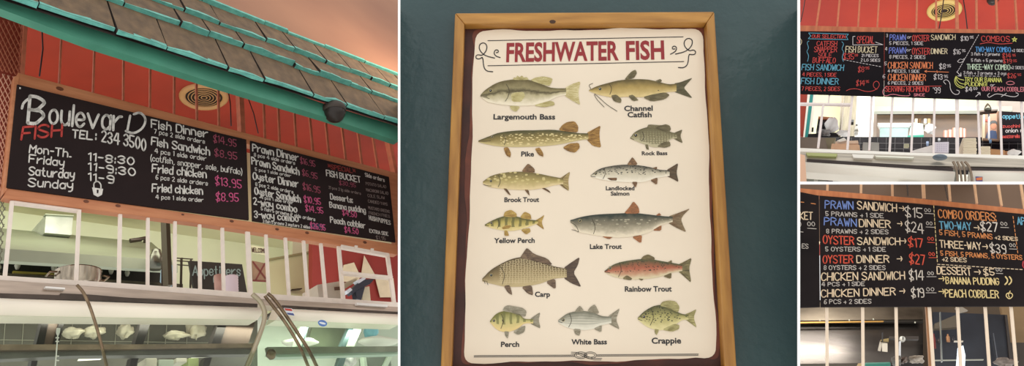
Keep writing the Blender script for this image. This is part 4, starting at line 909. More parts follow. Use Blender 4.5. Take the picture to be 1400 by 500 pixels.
# bags & packets in the case
for (x, y, rx, ry, lb) in ((100, 455, 13, 7, 'crumpled white plastic bag of food, leftmost in the left display case'), (128, 453, 14, 8, 'crumpled white plastic bag beside the leftmost one'), (171, 452, 10, 9, 'white bag left of the slanted bar in the left case'),
                            (240, 458, 16, 4.5, 'flat cream packet on the case shelf right of the slanted bar'), (268, 450, 12, 11, 'upright pale bag near the brown panel of the left case')):
    p = F.at(x, y, .22); s_ = F.mpp(x, y, .22)
    tag(MB().blob(p, (rx*s_, .05, ry*s_), int(x), .2, 20, 12).build('plastic_bag', F, mat('cloudy_plastic', (226, 216, 190), .35, var=.15, vscale=14)), lb, 'bag', 'bags in the left display case')
for (x0, y0, x1, y1, lb, rgb) in ((199, 489, 215, 505, 'white printed carton at the bottom of the left case', (214, 208, 190)), (217, 491, 238, 505, 'clear tub beside the printed carton', (190, 200, 184)), (241, 489, 256, 495, 'small white box near the green one', (228, 222, 206)), (258, 489, 272, 505, 'pale green carton in the left case', (176, 190, 130))):
    tag(MB().pbox(F, x0, y0, x1, y1, .1, .1).build('carton', F, mat('carton_%d' % x0, rgb, .6), bevel=.004), lb, 'carton', 'cartons low in the left display case')
tg = thing('hanging_tag', F, F.at(79, 470, -.22), 'white plastic chain of hooks hanging in the left display case', 'hook strip')
MB().pris(F, [(78, 448), (82.5, 448), (82, 454), (80.5, 458), (79, 458), (77.5, 454)], -.23, .008).build('tag', F, paper, tg)
MB().strip(F, (79.5, 456), (76, 500), 1.2, -.23, .006).build('strip', F, paper, tg)
for y in (461, 466, 486, 492): MB().strip(F, (76.5, y), (81, y+.3), 1.2, -.232, .006).build('hook', F, paper, tg)
def rod(name, pts, r, label, cat='trim strip', mtl=chrome, d=-.3):
    P = []
    for q in sm(pts, 2): P.append(F.at(q.x, q.y, d))
    rr_ = r*F.mpp(pts[0][0], pts[0][1], d)
    return tag(MB().tube(P, rr_, 10).build(name, F, mtl), label, cat)
rodA = rod('curved_steel_strip', [(105, 389), (115, 400), (125, 424), (136, 460), (147, 505)], 2.3, 'curved tarnished steel strip crossing the left display case glass')
rodB = rod('curved_steel_strip', [(362, 404), (368, 412), (391, 441), (413, 479), (423, 505)], 2.0, 'inner of the two curved steel strips between the display cases')
rodC = rod('curved_steel_strip', [(366, 401), (375, 408), (402, 447), (424, 481), (435, 505)], 2.2, 'outer of the two curved steel strips between the display cases')
rodD = rod('case_end_strip', [(345, 402), (357, 412), (364, 432), (353, 463), (336, 505)], 3.0, 'bent steel end profile of the left display case', mtl=mat('satin_end_profile', (176, 164, 140), .3, .8))
brk = o = MB().blob(F.at(371, 484, -.25), (.024, .022, .024), 9, .12).build('corner_bracket', F, chrome); tag(o, 'round tarnished bracket joining the shelf rail to the strips', 'bracket')
# right case
case2 = thing('display_case', F, F.at(460, 500, -.2), 'right pale-green lit glass display case with slanted reflections and stickers', 'display case')
pg = mat('pale_green_case_back', (214, 220, 204), .4, var=.1, vscale=2)
MB().pris(F, [(352, 432), (545, 440), (545, 520), (340, 520)], .35, .03).build('back_panel', F, pg, case2)
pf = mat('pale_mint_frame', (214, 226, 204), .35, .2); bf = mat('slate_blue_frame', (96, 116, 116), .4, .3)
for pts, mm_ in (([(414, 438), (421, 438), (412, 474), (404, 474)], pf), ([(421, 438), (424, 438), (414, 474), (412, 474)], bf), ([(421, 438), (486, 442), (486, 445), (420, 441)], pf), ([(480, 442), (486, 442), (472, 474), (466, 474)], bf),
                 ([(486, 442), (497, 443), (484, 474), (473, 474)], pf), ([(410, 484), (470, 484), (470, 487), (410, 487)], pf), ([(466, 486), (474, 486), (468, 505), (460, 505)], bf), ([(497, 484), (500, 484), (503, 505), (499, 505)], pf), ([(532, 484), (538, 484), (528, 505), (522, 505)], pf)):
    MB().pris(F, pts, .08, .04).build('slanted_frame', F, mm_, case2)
MB().pris(F, [(428, 445), (478, 447), (464, 474), (420, 474)], .3, .02).build('pane_reflection', F, mat('pane_reflection_tone', (150, 158, 130), .3, var=.35, vscale=6, rgb2=(112, 122, 100)), case2)  # window reflection put into the pane's own colour
MB().pris(F, [(366, 474), (545, 473), (545, 480), (368, 483)], -.1, .03).build('shelf_edge', F, mat('grey_green_shelf_edge', (142, 142, 124), .3, .6, var=.2, vscale=9), case2)
MB().pris(F, [(368, 483), (545, 480), (545, 484), (380, 488)], -.08, .05).build('shelf', F, mat('mint_shelf', (170, 186, 168), .4, .3), case2)
MB().extr([F.at(366, 437, -.205), F.at(545, 444, -.205), F.at(545, 520, -.40), F.at(336, 520, -.40)], (0, .006, 0)).build('glass', F, glass_mat('case_glass_mint', (238, 246, 238), .03, .1), case2)
for (x0, y0, x1, y1, lb) in ((386, 463, 436, 472, 'long white paper bundle on the shelf, left in the right display case'), (489, 461, 545, 472.5, 'long white printed roll on the shelf at the right end')):
    p = F.at((x0+x1)/2, (y0+y1)/2, .2); s_ = F.mpp(x0, y0, .2)
    tag(MB().blob(p, ((x1-x0)/2*s_, .06, (y1-y0)/2*s_), x0, .06, 20, 12).build('paper_bundle', F, mat('bright_paper', (246, 240, 230), .6)), lb, 'paper bundle')
tag(MB().blob(F.at(507, 452, .2), (8*F.mpp(507, 452, .2), .05, 10*F.mpp(507, 452, .2)), 4, .1).build('blue_bag', F, mat('aqua_plastic', (128, 196, 214), .4)), 'light blue bag behind the right case glass', 'bag')
tag(MB().blob(F.at(480, 492, .1), (6*F.mpp(480, 492, .1), .04, 6*F.mpp(480, 492, .1)), 5, .25).build('white_tag_bundle', F, paper), 'small white bundle low in the right case', 'bundle')
tag(MB().pbox(F, 505, 484, 534, 505, .1, .1).build('grey_tray', F, mat('grey_tub', (120, 126, 112), .5), bevel=.01), 'grey-green tray low in the right case', 'tray')
st = thing('round_sticker', F, F.at(441, 441, -.21), 'small oval blue and white sticker on the right case glass', 'sticker')
def ell(cx, cy, a, b, n=16, rot=.25): return [(cx+a*math.cos(t*2*math.pi/n)*math.cos(rot)-b*math.sin(t*2*math.pi/n)*math.sin(rot), cy+a*math.cos(t*2*math.pi/n)*math.sin(rot)+b*math.sin(t*2*math.pi/n)*math.cos(rot)) for t in range(n)]
MB().pris(F, ell(441, 441.5, 6.4, 4.4), -.262, .001).build('disc', F, mat('sticker_blue', (92, 128, 190), .5), st)
MB().pris(F, ell(441, 441.5, 4.6, 1.4), -.2632, .001).build('band', F, mat('sticker_white', (230, 235, 240), .5), st)
st = thing('card_sticker', F, F.at(395, 427, -.21), 'small red and blue card sticker beside the twin curved strips', 'sticker')
MB().pris(F, [(388, 420.5), (399, 421.5), (403, 431.5), (393, 430)], -.262, .001).build('card', F, mat('sticker_white', (230, 235, 240), .5), st)
MB().pris(F, [(389, 421), (398.5, 422), (400, 425), (390.5, 424)], -.264, .001).build('red_half', F, mat('sticker_red', (196, 78, 66), .5), st)
MB().pris(F, [(392, 427), (401, 428), (402.5, 431), (394, 429.6)], -.264, .001).build('blue_half', F, mat('sticker_navy', (74, 84, 140), .5), st)

# --- lamps of this room
area('light_kitchen', F, (F.at(150, 215, 1.5).x, 1.4, F.at(150, 225, 1.4).z), 1.6, 13, (.97, 1, .84), target=(F.at(150, 330, 2.3).x, 2.3, zb+.3), sizey=.4)
area('light_kitchen_right', F, (F.at(440, 270, 1.0).x, 1.0, F.at(440, 270, 1.0).z), .9, 4.5, (1, .95, .85), target=(F.at(440, 370, 1.8).x, 1.9, zb+.5), sizey=.3)
area('light_ceiling_wash', F, (F.at(250, 220, .6).x, .6, F.at(250, 220, .6).z), 1.8, 4, (1, .72, .5), target=(F.at(300, 150, 1.5).x, 1.4, zc), sizey=.25)
area('light_case', F, (F.at(170, 430, -.05).x, .05, F.at(170, 432, -.05).z), 1.6, 3, (1, .97, .88), target=(F.at(170, 430, -.05).x, .3, F.at(170, 520, .0).z), sizey=.06)
area('light_case_right', F, (F.at(455, 440, -.05).x, .05, F.at(455, 442, -.05).z), .6, 2, (.97, 1, .94), target=(F.at(455, 440, -.05).x, .3, F.at(455, 520, .0).z), sizey=.06)

area('light_roof_lamp', F, F.hit(640, 20, zt+nrm*.7, nrm), .5, 16, (1, .82, .62), target=F.hit(500, 40, zt, nrm), sizey=.5)

adopt(case, [slotA, rollA, rodA, rodD, brk]); adopt(case2, [slotB, rollB, rodB, rodC])
# ================================================================== ROOM 3 (upper right): the lit menu boards and kitchen
c24 = math.radians(24)
F3 = Frame(tuple(-v for v in px_dir(-1344, 78)), px_dir(1308, -1700), 1247, 130, 6.0, (1308, -1700))
F = F3
wd3 = mat('orange_pine_rail', (196, 112, 70), .55, var=.2, vscale=3, stretch=(9, 1, 1), rgb2=(166, 86, 52))
red3 = mat('bright_red_ceiling_paint', (184, 56, 38), .55, var=.2, vscale=1.2, rgb2=(160, 44, 34))
stick3 = mat('tan_painted_stick', (208, 120, 82), .6, var=.12, vscale=20)
zc3 = F.at(1291, 13, 1.6).z
m = MB(); m.box((min(F.at(1092, 0, q).x for q in (.6, 2, 4)), -.1, zc3), (F.at(1580, 60, 9).x, 9, zc3+.05)); tag(m.build('ceiling', F, red3), kind='structure')
def vent_(F, cx, cy, rx, zc, label, rgb):
    v = F.atz(cx, cy, zc); R = (F.atz(cx+rx, cy, zc)-F.atz(cx-rx, cy, zc)).length/2
    vent = thing('round_ceiling_vent', F, v, label, 'vent'); cm = mat('vent_enamel_%d' % rgb[0], rgb, .5)
    MB().lathe([(R*.72, -.01), (R*.75, -.03), (R*.92, -.03), (R, -.012), (R, 0)], v, n=40).build('flange', F, cm, vent)
    MB().lathe([(0, -.004), (R*.75, -.004)], v, n=40).build('throat', F, mat('vent_dark', (46, 32, 26), .7), vent)
    for k, rr in enumerate((.62, .48, .34, .2)):
        MB().lathe([(R*rr, -.014), (R*(rr+.04), -.012), (R*(rr+.04), -.016), (R*rr, -.018), (R*rr, -.014)], v, n=40).build('cone_ring', F, cm, vent)
vent_(F, 1291, 13.5, 24, zc3, 'yellowish round slotted vent in the bright red ceiling, behind the uprights', (206, 176, 104))
p = F.atz(1357, -1, zc3); r_ = 8*F.mpp(1357, 0, p.y)
tag(MB().lathe([(r_, 0), (r_, -.02), (r_*.8, -.05), (r_*.4, -.075), (0, -.08)], p, n=24).build('dark_ceiling_dome', F, mat('smoked_dome', (52, 42, 38), .12)), 'dark dome at the top edge of the bright red ceiling', 'security camera')
for a, b, lb in (((1290.5, -4), (1284, 39), 'thin black wire hanging in front of the yellowish vent'), ((1316.5, -4), (1322.5, 40), 'thin black wire right of the yellowish vent'), ((1101, -3), (1094.5, 30), 'dark slanting wire in the corner of the bright red ceiling')):
    tag(MB().tube([F.at(*a, .12), F.at((a[0]+b[0])/2+.6, (a[1]+b[1])/2, .1), F.at(*b, .08)], .0045, 6).build('hanging_wire', F, blackm), lb, 'wire')
for i, (a, b, w_) in enumerate((((1121.6, -3), (1115.8, 38), 2.6), ((1148, -3), (1144.5, 38), 2.6), ((1175.7, -3), (1173, 39), 2.4), ((1202, -3), (1199.4, 39), 2.2), ((1227.9, -3), (1226, 39.5), 2.2), ((1254, -3), (1253, 40), 2.2), ((1280, -3), (1280.7, 40), 2.0),
        ((1308.3, -3), (1309, 40), 4.2), ((1335.3, -3), (1335.6, 40.5), 2.6), ((1362.3, -3), (1364, 41), 2.4), ((1388.3, -3), (1391, 41.5), 2.2))):
    o = MB().strip(F, a, b, w_, -.01, .03).build('wooden_stick', F, stick3)
    tag(o, '%s tan upright from the left over the board headed OUR SELECTION and COMBOS' % ['first', 'second', 'third', 'fourth', 'fifth', 'sixth', 'seventh', 'wide eighth', 'ninth', 'tenth', 'last'][i], 'wooden bar', 'tan uprights over the coloured menu boards')
tag(MB().pris(F, [(1092.6, 34.5), (1250, 38.5), (1404, 40.5), (1404, 46.5), (1250, 44.5), (1092.6, 43)], -.03, .06).build('wooden_rail', F, wd3, bevel=.003), 'orange wooden rail above the coloured menu boards', 'wooden rail')
slate3 = mat('deep_black_chalkboard', (26, 20, 24), .8, var=.3, vscale=2, rgb2=(18, 14, 18), spec=.12)
bA = MB().pris(F, [(1092.6, 42.6), (1209, 43.7), (1208.5, 130.5), (1092.6, 127)], -.04, .02).build('menu_board', F, slate3)
tag(bA, 'left black board with OUR SELECTION, fish bucket special and fish dinners', 'menu board')
bB = MB().pris(F, [(1209.6, 43.7), (1404, 46), (1404, 137), (1209.1, 130.5)], -.04, .02).build('menu_board', F, slate3)
tag(bB, 'wide black board with prawn and oyster meals, SERVING RICHMOND and COMBOS', 'menu board')
cRD = (206, 70, 64); cCY = (96, 170, 196); cWH = (214, 206, 206); cBL = (110, 124, 206); cCR = (222, 206, 170); cOR = (226, 128, 80); cYE = (214, 214, 110); cGR = (196, 216, 190); cPK = (222, 130, 140); cBB = (80, 150, 210)
COLNAME.update({cRD: 'red', cCY: 'cyan', cWH: 'white', cBL: 'blue', cCR: 'cream', cOR: 'orange', cYE: 'yellow', cGR: 'pale green', cPK: 'pink', cBB: 'bright blue'})
for s, x0, y0, x1, y1, h, c_, w_ in (
    ('OUR SELECTION', 1110, 51.8, 1155.5, 52.6, 4.8, cRD, .8), ('CATFISH', 1116.5, 62.5, 1144, 62.5, 6.3, cRD, .85), ('SNAPPER', 1113, 70.8, 1144, 71, 7.2, cRD, .85), ('SOLE', 1118.5, 78, 1137, 78.2, 6.2, cRD, .85), ('BUFFALO', 1111, 85.8, 1142, 86.2, 7, cRD, .85),
    ('FISH SANDWICH', 1096, 95.6, 1153, 96.4, 8, cCY, .95), ('4 PIECES, 1 SIDE', 1097, 104, 1143, 104.6, 4.8, cRD, .75), ('FISH DINNER', 1095, 114.6, 1146, 115.2, 8.2, cCY, .95), ('7 PIECES, 2 SIDES', 1096, 123.6, 1148, 124, 5.2, cRD, .75),
    ('SPECIAL', 1171.5, 59, 1195, 59, 9.5, cRD, .9), ('FISH BUCKET', 1156, 71.5, 1199, 72, 8.3, cCR, .9), ('$35', 1153, 81, 1167, 81, 8, cRD, .9), ('00', 1168.5, 77, 1172.5, 77, 3.2, cRD, .6), ('21 PIECES', 1178, 77.6, 1201, 77.8, 3.6, cWH, .6), ('2 LG SIDES', 1177, 83.8, 1203, 84.2, 3.8, cWH, .6),
    ('$8', 1173, 98, 1181, 98.4, 7, cRD, .8), ('95', 1183, 94.5, 1188.5, 94.5, 3.2, cRD, .55), ('$14', 1170.5, 117, 1182, 117, 7, cRD, .8), ('95', 1183.5, 113, 1188, 113, 3.2, cRD, .55)):
    text(F, bA, s, x0, y0, x1, y1, h, c_, w=w_, d=-.0425, jit=.12)
lines(F, bA, [[(1105.5, 45), (1160, 46.6), (1157, 50), (1159.5, 54.2), (1105, 53), (1108.5, 49), (1105.5, 45)]], cCY, .7, -.0425, label='cyan banner outline')
lines(F, bA, [sm([(1106, 56), (1103, 58), (1106, 66), (1102.5, 70), (1106, 76), (1104, 84)])], cCY, .7, -.0425); lines(F, bA, [sm([(1151, 57), (1154, 60), (1150.5, 67), (1154, 71), (1151, 78), (1153, 84)])], cCY, .7, -.0425)
lines(F, bA, [[(1166, 50), (1166, 61.5), (1199, 61)], [(1197, 57.5), (1207, 61), (1199, 61)], [(1169, 49.5), (1166, 50)]], cWH, .7, -.0425)
lines(F, bA, dashes((1153, 81.5), (1206, 91.5), 12), cWH, .6, -.0425)
lines(F, bA, [sm([(1157, 124), (1162, 121.5), (1172, 121), (1182, 125), (1192, 125), (1200, 121), (1203, 115), (1199, 110), (1194, 113), (1194, 119), (1199, 122)], 3)], cRD, .7, -.0425, label='red curling flourish')
lines(F, bA, [sm([(1090, 50), (1096, 54), (1096, 60), (1090, 64)])], cCR, .7, -.0425)
for s, x0, y0, x1, y1, h, c_, w_ in (
    ('3', 1211.8, 50.5, 1213.6, 50.5, 4, cWH, .6), ('PRAWN', 1216.5, 55, 1238, 55, 7.6, cBL, .9), ('or', 1240.5, 52.5, 1246, 52.5, 4, cWH, .5), ('OYSTER', 1247.5, 56, 1270, 56, 8, cRD, .9), ('SANDWICH', 1273, 54.6, 1306, 54, 6.8, cCR, .85), ('$10', 1313.5, 55.5, 1324, 55.5, 6, cWH, .75), ('95', 1326, 52.5, 1331, 52.5, 3.2, cWH, .5),
    ('5 PIECES, 1 SIDE', 1216, 61, 1262, 61.3, 4.2, cWH, .6), ('4', 1210, 69, 1212.8, 69, 4.5, cWH, .6), ('PRAWN', 1215.5, 73, 1238, 73, 8.2, cBL, .9), ('or', 1239.5, 70, 1245.5, 70, 4, cWH, .5), ('OYSTER', 1247, 74.2, 1271, 74.4, 8.6, cRD, .9), ('DINNER', 1273, 73.4, 1295, 73.4, 7, cCR, .85), ('$16', 1303.5, 74, 1313, 74, 6.4, cWH, .75), ('95', 1315, 70.8, 1320, 70.8, 3.2, cWH, .5),
    ('8 PIECES, 2 SIDES', 1216, 79.8, 1265, 80.2, 4.4, cWH, .6), ('5', 1209.3, 89, 1212, 89, 4.5, cWH, .6), ('CHICKEN SANDWICH', 1214, 93.4, 1275, 93.6, 8.6, cOR, .95), ('$8', 1284.5, 94, 1292.5, 94, 6.8, cWH, .8), ('95', 1294.5, 91.8, 1300, 91.8, 3.6, cWH, .5),
    ('4 PIECES, 1 SIDE', 1213.8, 98.9, 1257, 99.3, 3.8, cWH, .6), ('6', 1207, 106.5, 1210, 106.5, 4.8, cWH, .6), ('CHICKEN DINNER', 1214, 109.8, 1265.5, 110, 8.6, cOR, .95), ('$13', 1276.5, 108, 1288.5, 108.5, 6.6, cWH, .8), ('95', 1290.5, 106, 1296, 106.4, 3.6, cWH, .5),
    ('6 PIECES, 2 SIDES', 1214, 115.2, 1262, 115.5, 3.8, cWH, .6), ('SERVING RICHMOND', 1210, 125, 1270, 125.4, 7.2, cRD, .95), ("'99", 1276, 127, 1285.5, 127, 7.5, cWH, .8), ('SINCE', 1249.5, 131.2, 1264, 131.4, 3.4, cPK, .65),
    ('COMBOS', 1342, 56.4, 1380.5, 56.8, 7.2, cRD, .95), ('TWO-WAY COMBO', 1334, 70.6, 1382, 71.2, 6.6, cBB, .95), ('+2 SIDES', 1383.5, 70.5, 1402, 71, 3.6, cWH, .55), ('3 fish + 3 prawns', 1328, 75.6, 1367, 76, 4, cWH, .6), ('$14', 1370.5, 78.6, 1382, 78.8, 5.6, cRD, .75), ('95', 1384, 77, 1388.5, 77, 3, cRD, .5),
    ('5 fish + 5 prawns', 1328, 84.2, 1370.5, 84.8, 4, cWH, .6), ('$19', 1371.5, 86, 1383, 86.4, 5.6, cRD, .75), ('95', 1385, 84.6, 1390, 84.6, 3, cRD, .5), ('THREE-WAY COMBO', 1322, 94.6, 1381, 95.4, 7, cGR, .95), ('+2 SIDES', 1382, 94, 1400, 94.4, 3.8, cWH, .55),
    ('3 fish + 3 prawns + 3 oys', 1317.5, 101.4, 1376, 102.4, 4.2, cWH, .6), ('$26', 1377.5, 106.4, 1389, 106.6, 6, cRD, .75), ('95', 1391, 103.6, 1396, 103.6, 3, cRD, .5), ('TRY OUR BANANA', 1319, 111.4, 1369.5, 112.2, 5.8, cYE, .85), ('PUDDING!', 1319.5, 117.6, 1349, 117.6, 5, cYE, .85), ('or', 1354, 117.8, 1360, 117.8, 3.6, cWH, .6),
    ('$4', 1320, 124.8, 1329, 124.8, 5.6, cWH, .9), ('50', 1331, 122.6, 1336, 122.6, 3.2, cWH, .6), ('OUR PEACH COBBLER', 1342.5, 124.2, 1402, 125, 5.6, cPK, .85)):
    text(F, bB, s, x0, y0, x1, y1, h, c_, w=w_, d=-.0425, jit=.12)
lines(F, bB, [[(1264, 97.4), (1297, 98.6)], [(1267, 96), (1264, 97.4), (1267, 99)], [(1281, 96.5), (1281.5, 99.5)]], cOR, .8, -.0425, label='orange arrow line')
lines(F, bB, [[(1213, 118), (1287, 117.6)]], cRD, .7, -.0425); lines(F, bB, [sm([(1213, 118), (1209, 120), (1206, 126), (1210, 132), (1220, 128), (1232, 131), (1245, 131), (1243, 127)], 3)], cPK, .8, -.0425, label='pink curling flourish')
lines(F, bB, [sm([(1293, 115), (1289, 111), (1294, 108), (1299, 113), (1299, 122), (1304, 129), (1311, 129), (1312, 124), (1308, 123)], 3)], cWH, .8, -.0425)
lines(F, bB, dashes((1338, 47.5), (1308.5, 99), 17), cWH, .7, -.0425); lines(F, bB, [[(1308, 98), (1314, 104)], [(1314, 104), (1309.5, 103.5)], [(1314, 104), (1313.6, 99.5)]], cWH, .9, -.0425)
lines(F, bB, [sm([(1309, 84), (1313, 80), (1316, 82), (1319, 79), (1317, 84), (1312, 86), (1309, 84)])], cWH, .6, -.0425, 'fish_drawing')
lines(F, bB, [sm([(1340, 60), (1352, 57.5), (1366, 60.5), (1384, 59)])], cRD, .8, -.0425)
lines(F, bB, [[(1387+3.6*math.sin(k*2.513), 54-3.6*math.cos(k*2.513)) for k in range(6)]], cYE, .8, -.0425, 'star_drawing', 'yellow star')
lines(F, bB, dashes((1318, 103.6), (1369, 104.2), 9), cWH, .6, -.0425)
lines(F, bB, [sm(b_) for b_ in ([(1307, 104), (1304.5, 110), (1307, 117), (1314, 120.5)], [(1307, 104), (1308.5, 110), (1313, 114), (1319, 115)], [(1307, 104), (1306.5, 112), (1311, 117), (1317, 118.5)], [(1307, 104), (1311, 108), (1318, 109.5)], [(1314, 120.5), (1319, 119)])], cYE, .8, -.0425, 'banana_drawing', 'yellow banana bunch')
lines(F, bB, [sm([(1376, 112.6), (1381, 110.4), (1387, 112.6), (1387, 114.6), (1381, 116), (1376, 114.6), (1376, 112.6)])], cPK, .8, -.0425, 'cobbler_drawing')
lines(F, bB, [[(1334, 132), (1340, 126.5)], [(1336.4, 126.4), (1340, 126.5), (1340, 130)]], cWH, .9, -.0425)
lines(F, bB, [sm([(1353, 127.5), (1349.5, 130), (1352, 133.5), (1356, 131), (1362, 127.8), (1372, 129.5), (1384, 132.5), (1391, 131.5), (1393, 128), (1389, 126.8)], 3), [(1369, 132), (1376, 127.5)]], cWH, .8, -.0425, label='white curling flourish')

# kitchen shell
wh3 = mat('overlit_white_wall', (246, 248, 236), .6, var=.03, vscale=2); gw3 = mat('pale_green_white_ceiling', (226, 240, 206), .6, var=.05, vscale=2)
tag(MB().pris(F, [(1092.6, 110), (1580, 110), (1580, 250), (1092.6, 250)], 2.6, .06).build('wall_back', F, wh3), kind='structure')
tag(MB().pris(F, [(1094, 127), (1104, 128), (1098, 186), (1092.6, 186)], .9, .05).build('red_side_panel', F, mat('red_side_panel', (214, 74, 48), .5, var=.15, vscale=3)), 'red-orange panel at the left end of the serving window', 'panel')
tag(MB().strip(F, (1110, 126), (1102.5, 187), 4.4, .8, .06).build('teal_post', F, mat('turquoise_post', (58, 178, 170), .45)), 'turquoise post beside the red-orange panel', 'post')
tag(MB().pris(F, [(1116, 127), (1149, 127), (1148, 190), (1108, 190)], 1.9, .05).build('cream_door', F, mat('cream_yellow_door', (226, 226, 186), .6, var=.04, vscale=2)), 'cream yellow door behind the left uprights', 'door')
tag(MB().strip(F, (1153, 126), (1148, 184), 2.6, 1.2, .05).build('brown_pole', F, mat('dark_brown_pole', (88, 78, 60), .5)), 'thin dark brown pole left of the grey column', 'pole')
tag(MB().pris(F, [(1155, 126), (1172, 126), (1168, 186), (1151, 186)], 1.6, .1).build('grey_column', F, mat('taupe_column', (150, 142, 122), .6, var=.2, vscale=6, stretch=(12, 1, 1))), 'taupe grey striped column in the kitchen', 'column')
tag(MB().pris(F, [(1172, 126), (1196, 126), (1193, 187), (1169, 187)], 1.7, .1).build('white_fridge', F, mat('white_fridge', (250, 250, 244), .35)), 'tall glaring white cabinet between grey column and hood', 'cabinet')
dsp = thing('soap_dispenser', F, F.at(1170.5, 184, 1.1), 'white soap dispenser bottle hanging on the grey column', 'dispenser')
p = F.at(1170.5, 184, 1.1); k = F.mpp(1170, 175, 1.1)
MB().lathe([(0, 0), (2.6*k, 0), (2.8*k, 3*k), (2.6*k, 11*k), (1.2*k, 13*k), (1.2*k, 16*k), (0, 16*k)], p, n=16).build('bottle', F, mat('white_bottle', (236, 236, 226), .4), dsp)
MB().lathe([(0, 16*k), (1.4*k, 16*k), (1.4*k, 18.5*k), (0, 18.5*k)], p, n=16).build('pump', F, blackm, dsp); MB().lathe([(2.9*k, 4.5*k), (2.9*k, 8*k)], p, n=16).build('label_band', F, mat('grey_label', (160, 160, 146), .5), dsp)
tag(MB().pbox(F, 1161, 163.5, 1167.5, 166.5, 1.45, .06).build('wall_switch', F, blackm), 'small black box on the grey column', 'switch')
# hood and steel wall
hd = thing('kitchen_hood', F, F.at(1280, 150, 1.8), 'pale green-white hood running along the top of the bright kitchen', 'extractor hood')
MB().pris(F, [(1199, 128), (1360, 130), (1364, 146), (1192, 146)], 2.1, .06).build('sloped_top', F, gw3, hd)
MB().pris(F, [(1195, 145), (1384, 145), (1384, 151), (1195, 152)], 2.06, .06).build('front_face', F, mat('glossy_hood_face', (232, 240, 226), .3, .2, var=.05, vscale=3), hd)
MB().pris(F, [(1200, 151.5), (1384, 151), (1384, 153.5), (1200, 154)], 2.1, .05).build('filter_edge', F, mat('black_filter_edge', (40, 34, 26), .5), hd)
MB().pris(F, [(1250, 153.6), (1322, 153.2), (1322, 156), (1250, 156)], 2.14, .02).build('glow_strip', F, mat('yellow_glow_tone', (196, 160, 60), .35, .5), hd)  # yellow glow under the hood, put into this strip's colour
tag(MB().pris(F, [(1199, 152), (1340, 152), (1340, 190), (1199, 190)], 2.3, .06).build('steel_backsplash', F, mat('brownish_backsplash_steel', (176, 154, 140), .28, .35, var=.2, vscale=3, stretch=(.6, 1, 3), rgb2=(150, 140, 136))), 'brownish steel backsplash under the pale hood', 'backsplash')
fr_ = thing('steel_fryer', F, F.at(1222, 188, 1.9), 'pale blue-green steel fryer box under the pale hood', 'fryer')
MB().pris(F, [(1203, 173), (1242, 173), (1241, 188), (1203, 188)], 1.9, .06).build('body', F, mat('aqua_steel', (186, 214, 212), .25, .4, var=.12, vscale=6), fr_)
MB().pris(F, [(1200, 168), (1247, 168), (1243, 173.5), (1203, 173.5)], 1.88, .06).build('lid', F, mat('bright_white_lid', (250, 250, 248), .3), fr_)
fr2 = thing('steel_fryer', F, F.at(1254, 188, 1.9), 'white and teal rimmed fryer box right of the pale one', 'fryer')
MB().pris(F, [(1246, 167), (1262, 169), (1263, 185), (1243, 185)], 1.9, .06).build('body', F, mat('pale_teal_body', (200, 226, 216), .3, .2), fr2); MB().pris(F, [(1241, 185), (1263, 184), (1263, 187.6), (1241, 188)], 1.86, .06).build('rim', F, mat('teal_rim', (52, 150, 128), .4), fr2)
tag(MB().blob(F.at(1272, 176, 1.7), (7*F.mpp(1270, 176, 1.7), .05, 8*F.mpp(1270, 176, 1.7)), 21, .2).build('white_bag', F, mat('glaring_white_bag', (252, 252, 250), .4)), 'glaring white bag leaning by the fryers', 'bag')
for x0, x1, lb in ((1250.5, 1255, 'left'), (1255.6, 1259.5, 'second'), (1263, 1267.5, 'third'), (1268, 1272.5, 'right')):
    tag(MB().pbox(F, x0, 161.5, x1, 168, 2.15, .05).build('spice_jar', F, mat('jar_%s' % lb, {'left': (226, 214, 190), 'second': (120, 92, 62), 'third': (224, 220, 206), 'right': (190, 170, 130)}[lb], .4), bevel=.008), '%s of the four small jars on the steel backsplash ledge' % lb, 'jar', 'small jars on the backsplash')
for i, (x0, x1, t) in enumerate(((1290.5, 1296, 178), (1296.5, 1302, 177), (1302.5, 1308.5, 174.5), (1311.5, 1316, 174.5), (1316.5, 1320.5, 175.5))):
    bg = MB().pbox(F, x0, t, x1, 188, 1.75, .06).build('striped_carton', F, mat('salmon_carton', (232, 158, 140), .6), bevel=.004)
    tag(bg, '%s salmon striped carton standing on the black counter' % ['first', 'second', 'third', 'fourth', 'fifth'][i], 'carton', 'salmon striped cartons in a row')
    MB().pbox(F, (x0+x1)/2-.7, t, (x0+x1)/2+.5, 188, 1.745, .01).build('white_stripe', F, paper, bg)
# black tiled counter
ct = thing('black_counter', F, F.at(1270, 206, 1.5), 'black tiled counter with thin wires across behind the uprights', 'counter')
MB().pris(F, [(1140, 187), (1580, 188), (1580, 225), (1140, 225)], 1.5, .2).build('front', F, mat('black_glossy_tile', (30, 26, 30), .5, var=.4, vscale=20, spec=.1), ct)
g_ = MB()
for x in range(1152, 1412, 12): g_.strip(F, (x, 188), (x-1, 214), .35, 1.495, .004)
for y in (195.5, 203): g_.strip(F, (1142, y), (1410, y+1), .35, 1.495, .004)
g_.build('tile_joint', F, mat('grey_joint', (96, 92, 94), .5), ct)
rcol = random.Random(4)
for i, (x0, y0, x1, y1, c_, lb) in enumerate(((1352, 189.5, 1356, 195, (90, 120, 150), 'small blue cup on the black counter'), (1266, 192, 1270, 199, (140, 160, 190), 'pale blue cup beside the square white box'), (1282, 189, 1286, 192.5, (190, 196, 200), 'small pale cup behind the square white box'))):
    p = F.at((x0+x1)/2, y1, 1.3); k = F.mpp(x0, y0, 1.3)
    tag(MB().lathe([(0, 0), ((x1-x0)*.4*k, 0), ((x1-x0)*.5*k, (y1-y0)*k), (0, (y1-y0)*k)], p, n=14).build('cup', F, mat('cup_%d' % i, c_, .4)), lb, 'cup')
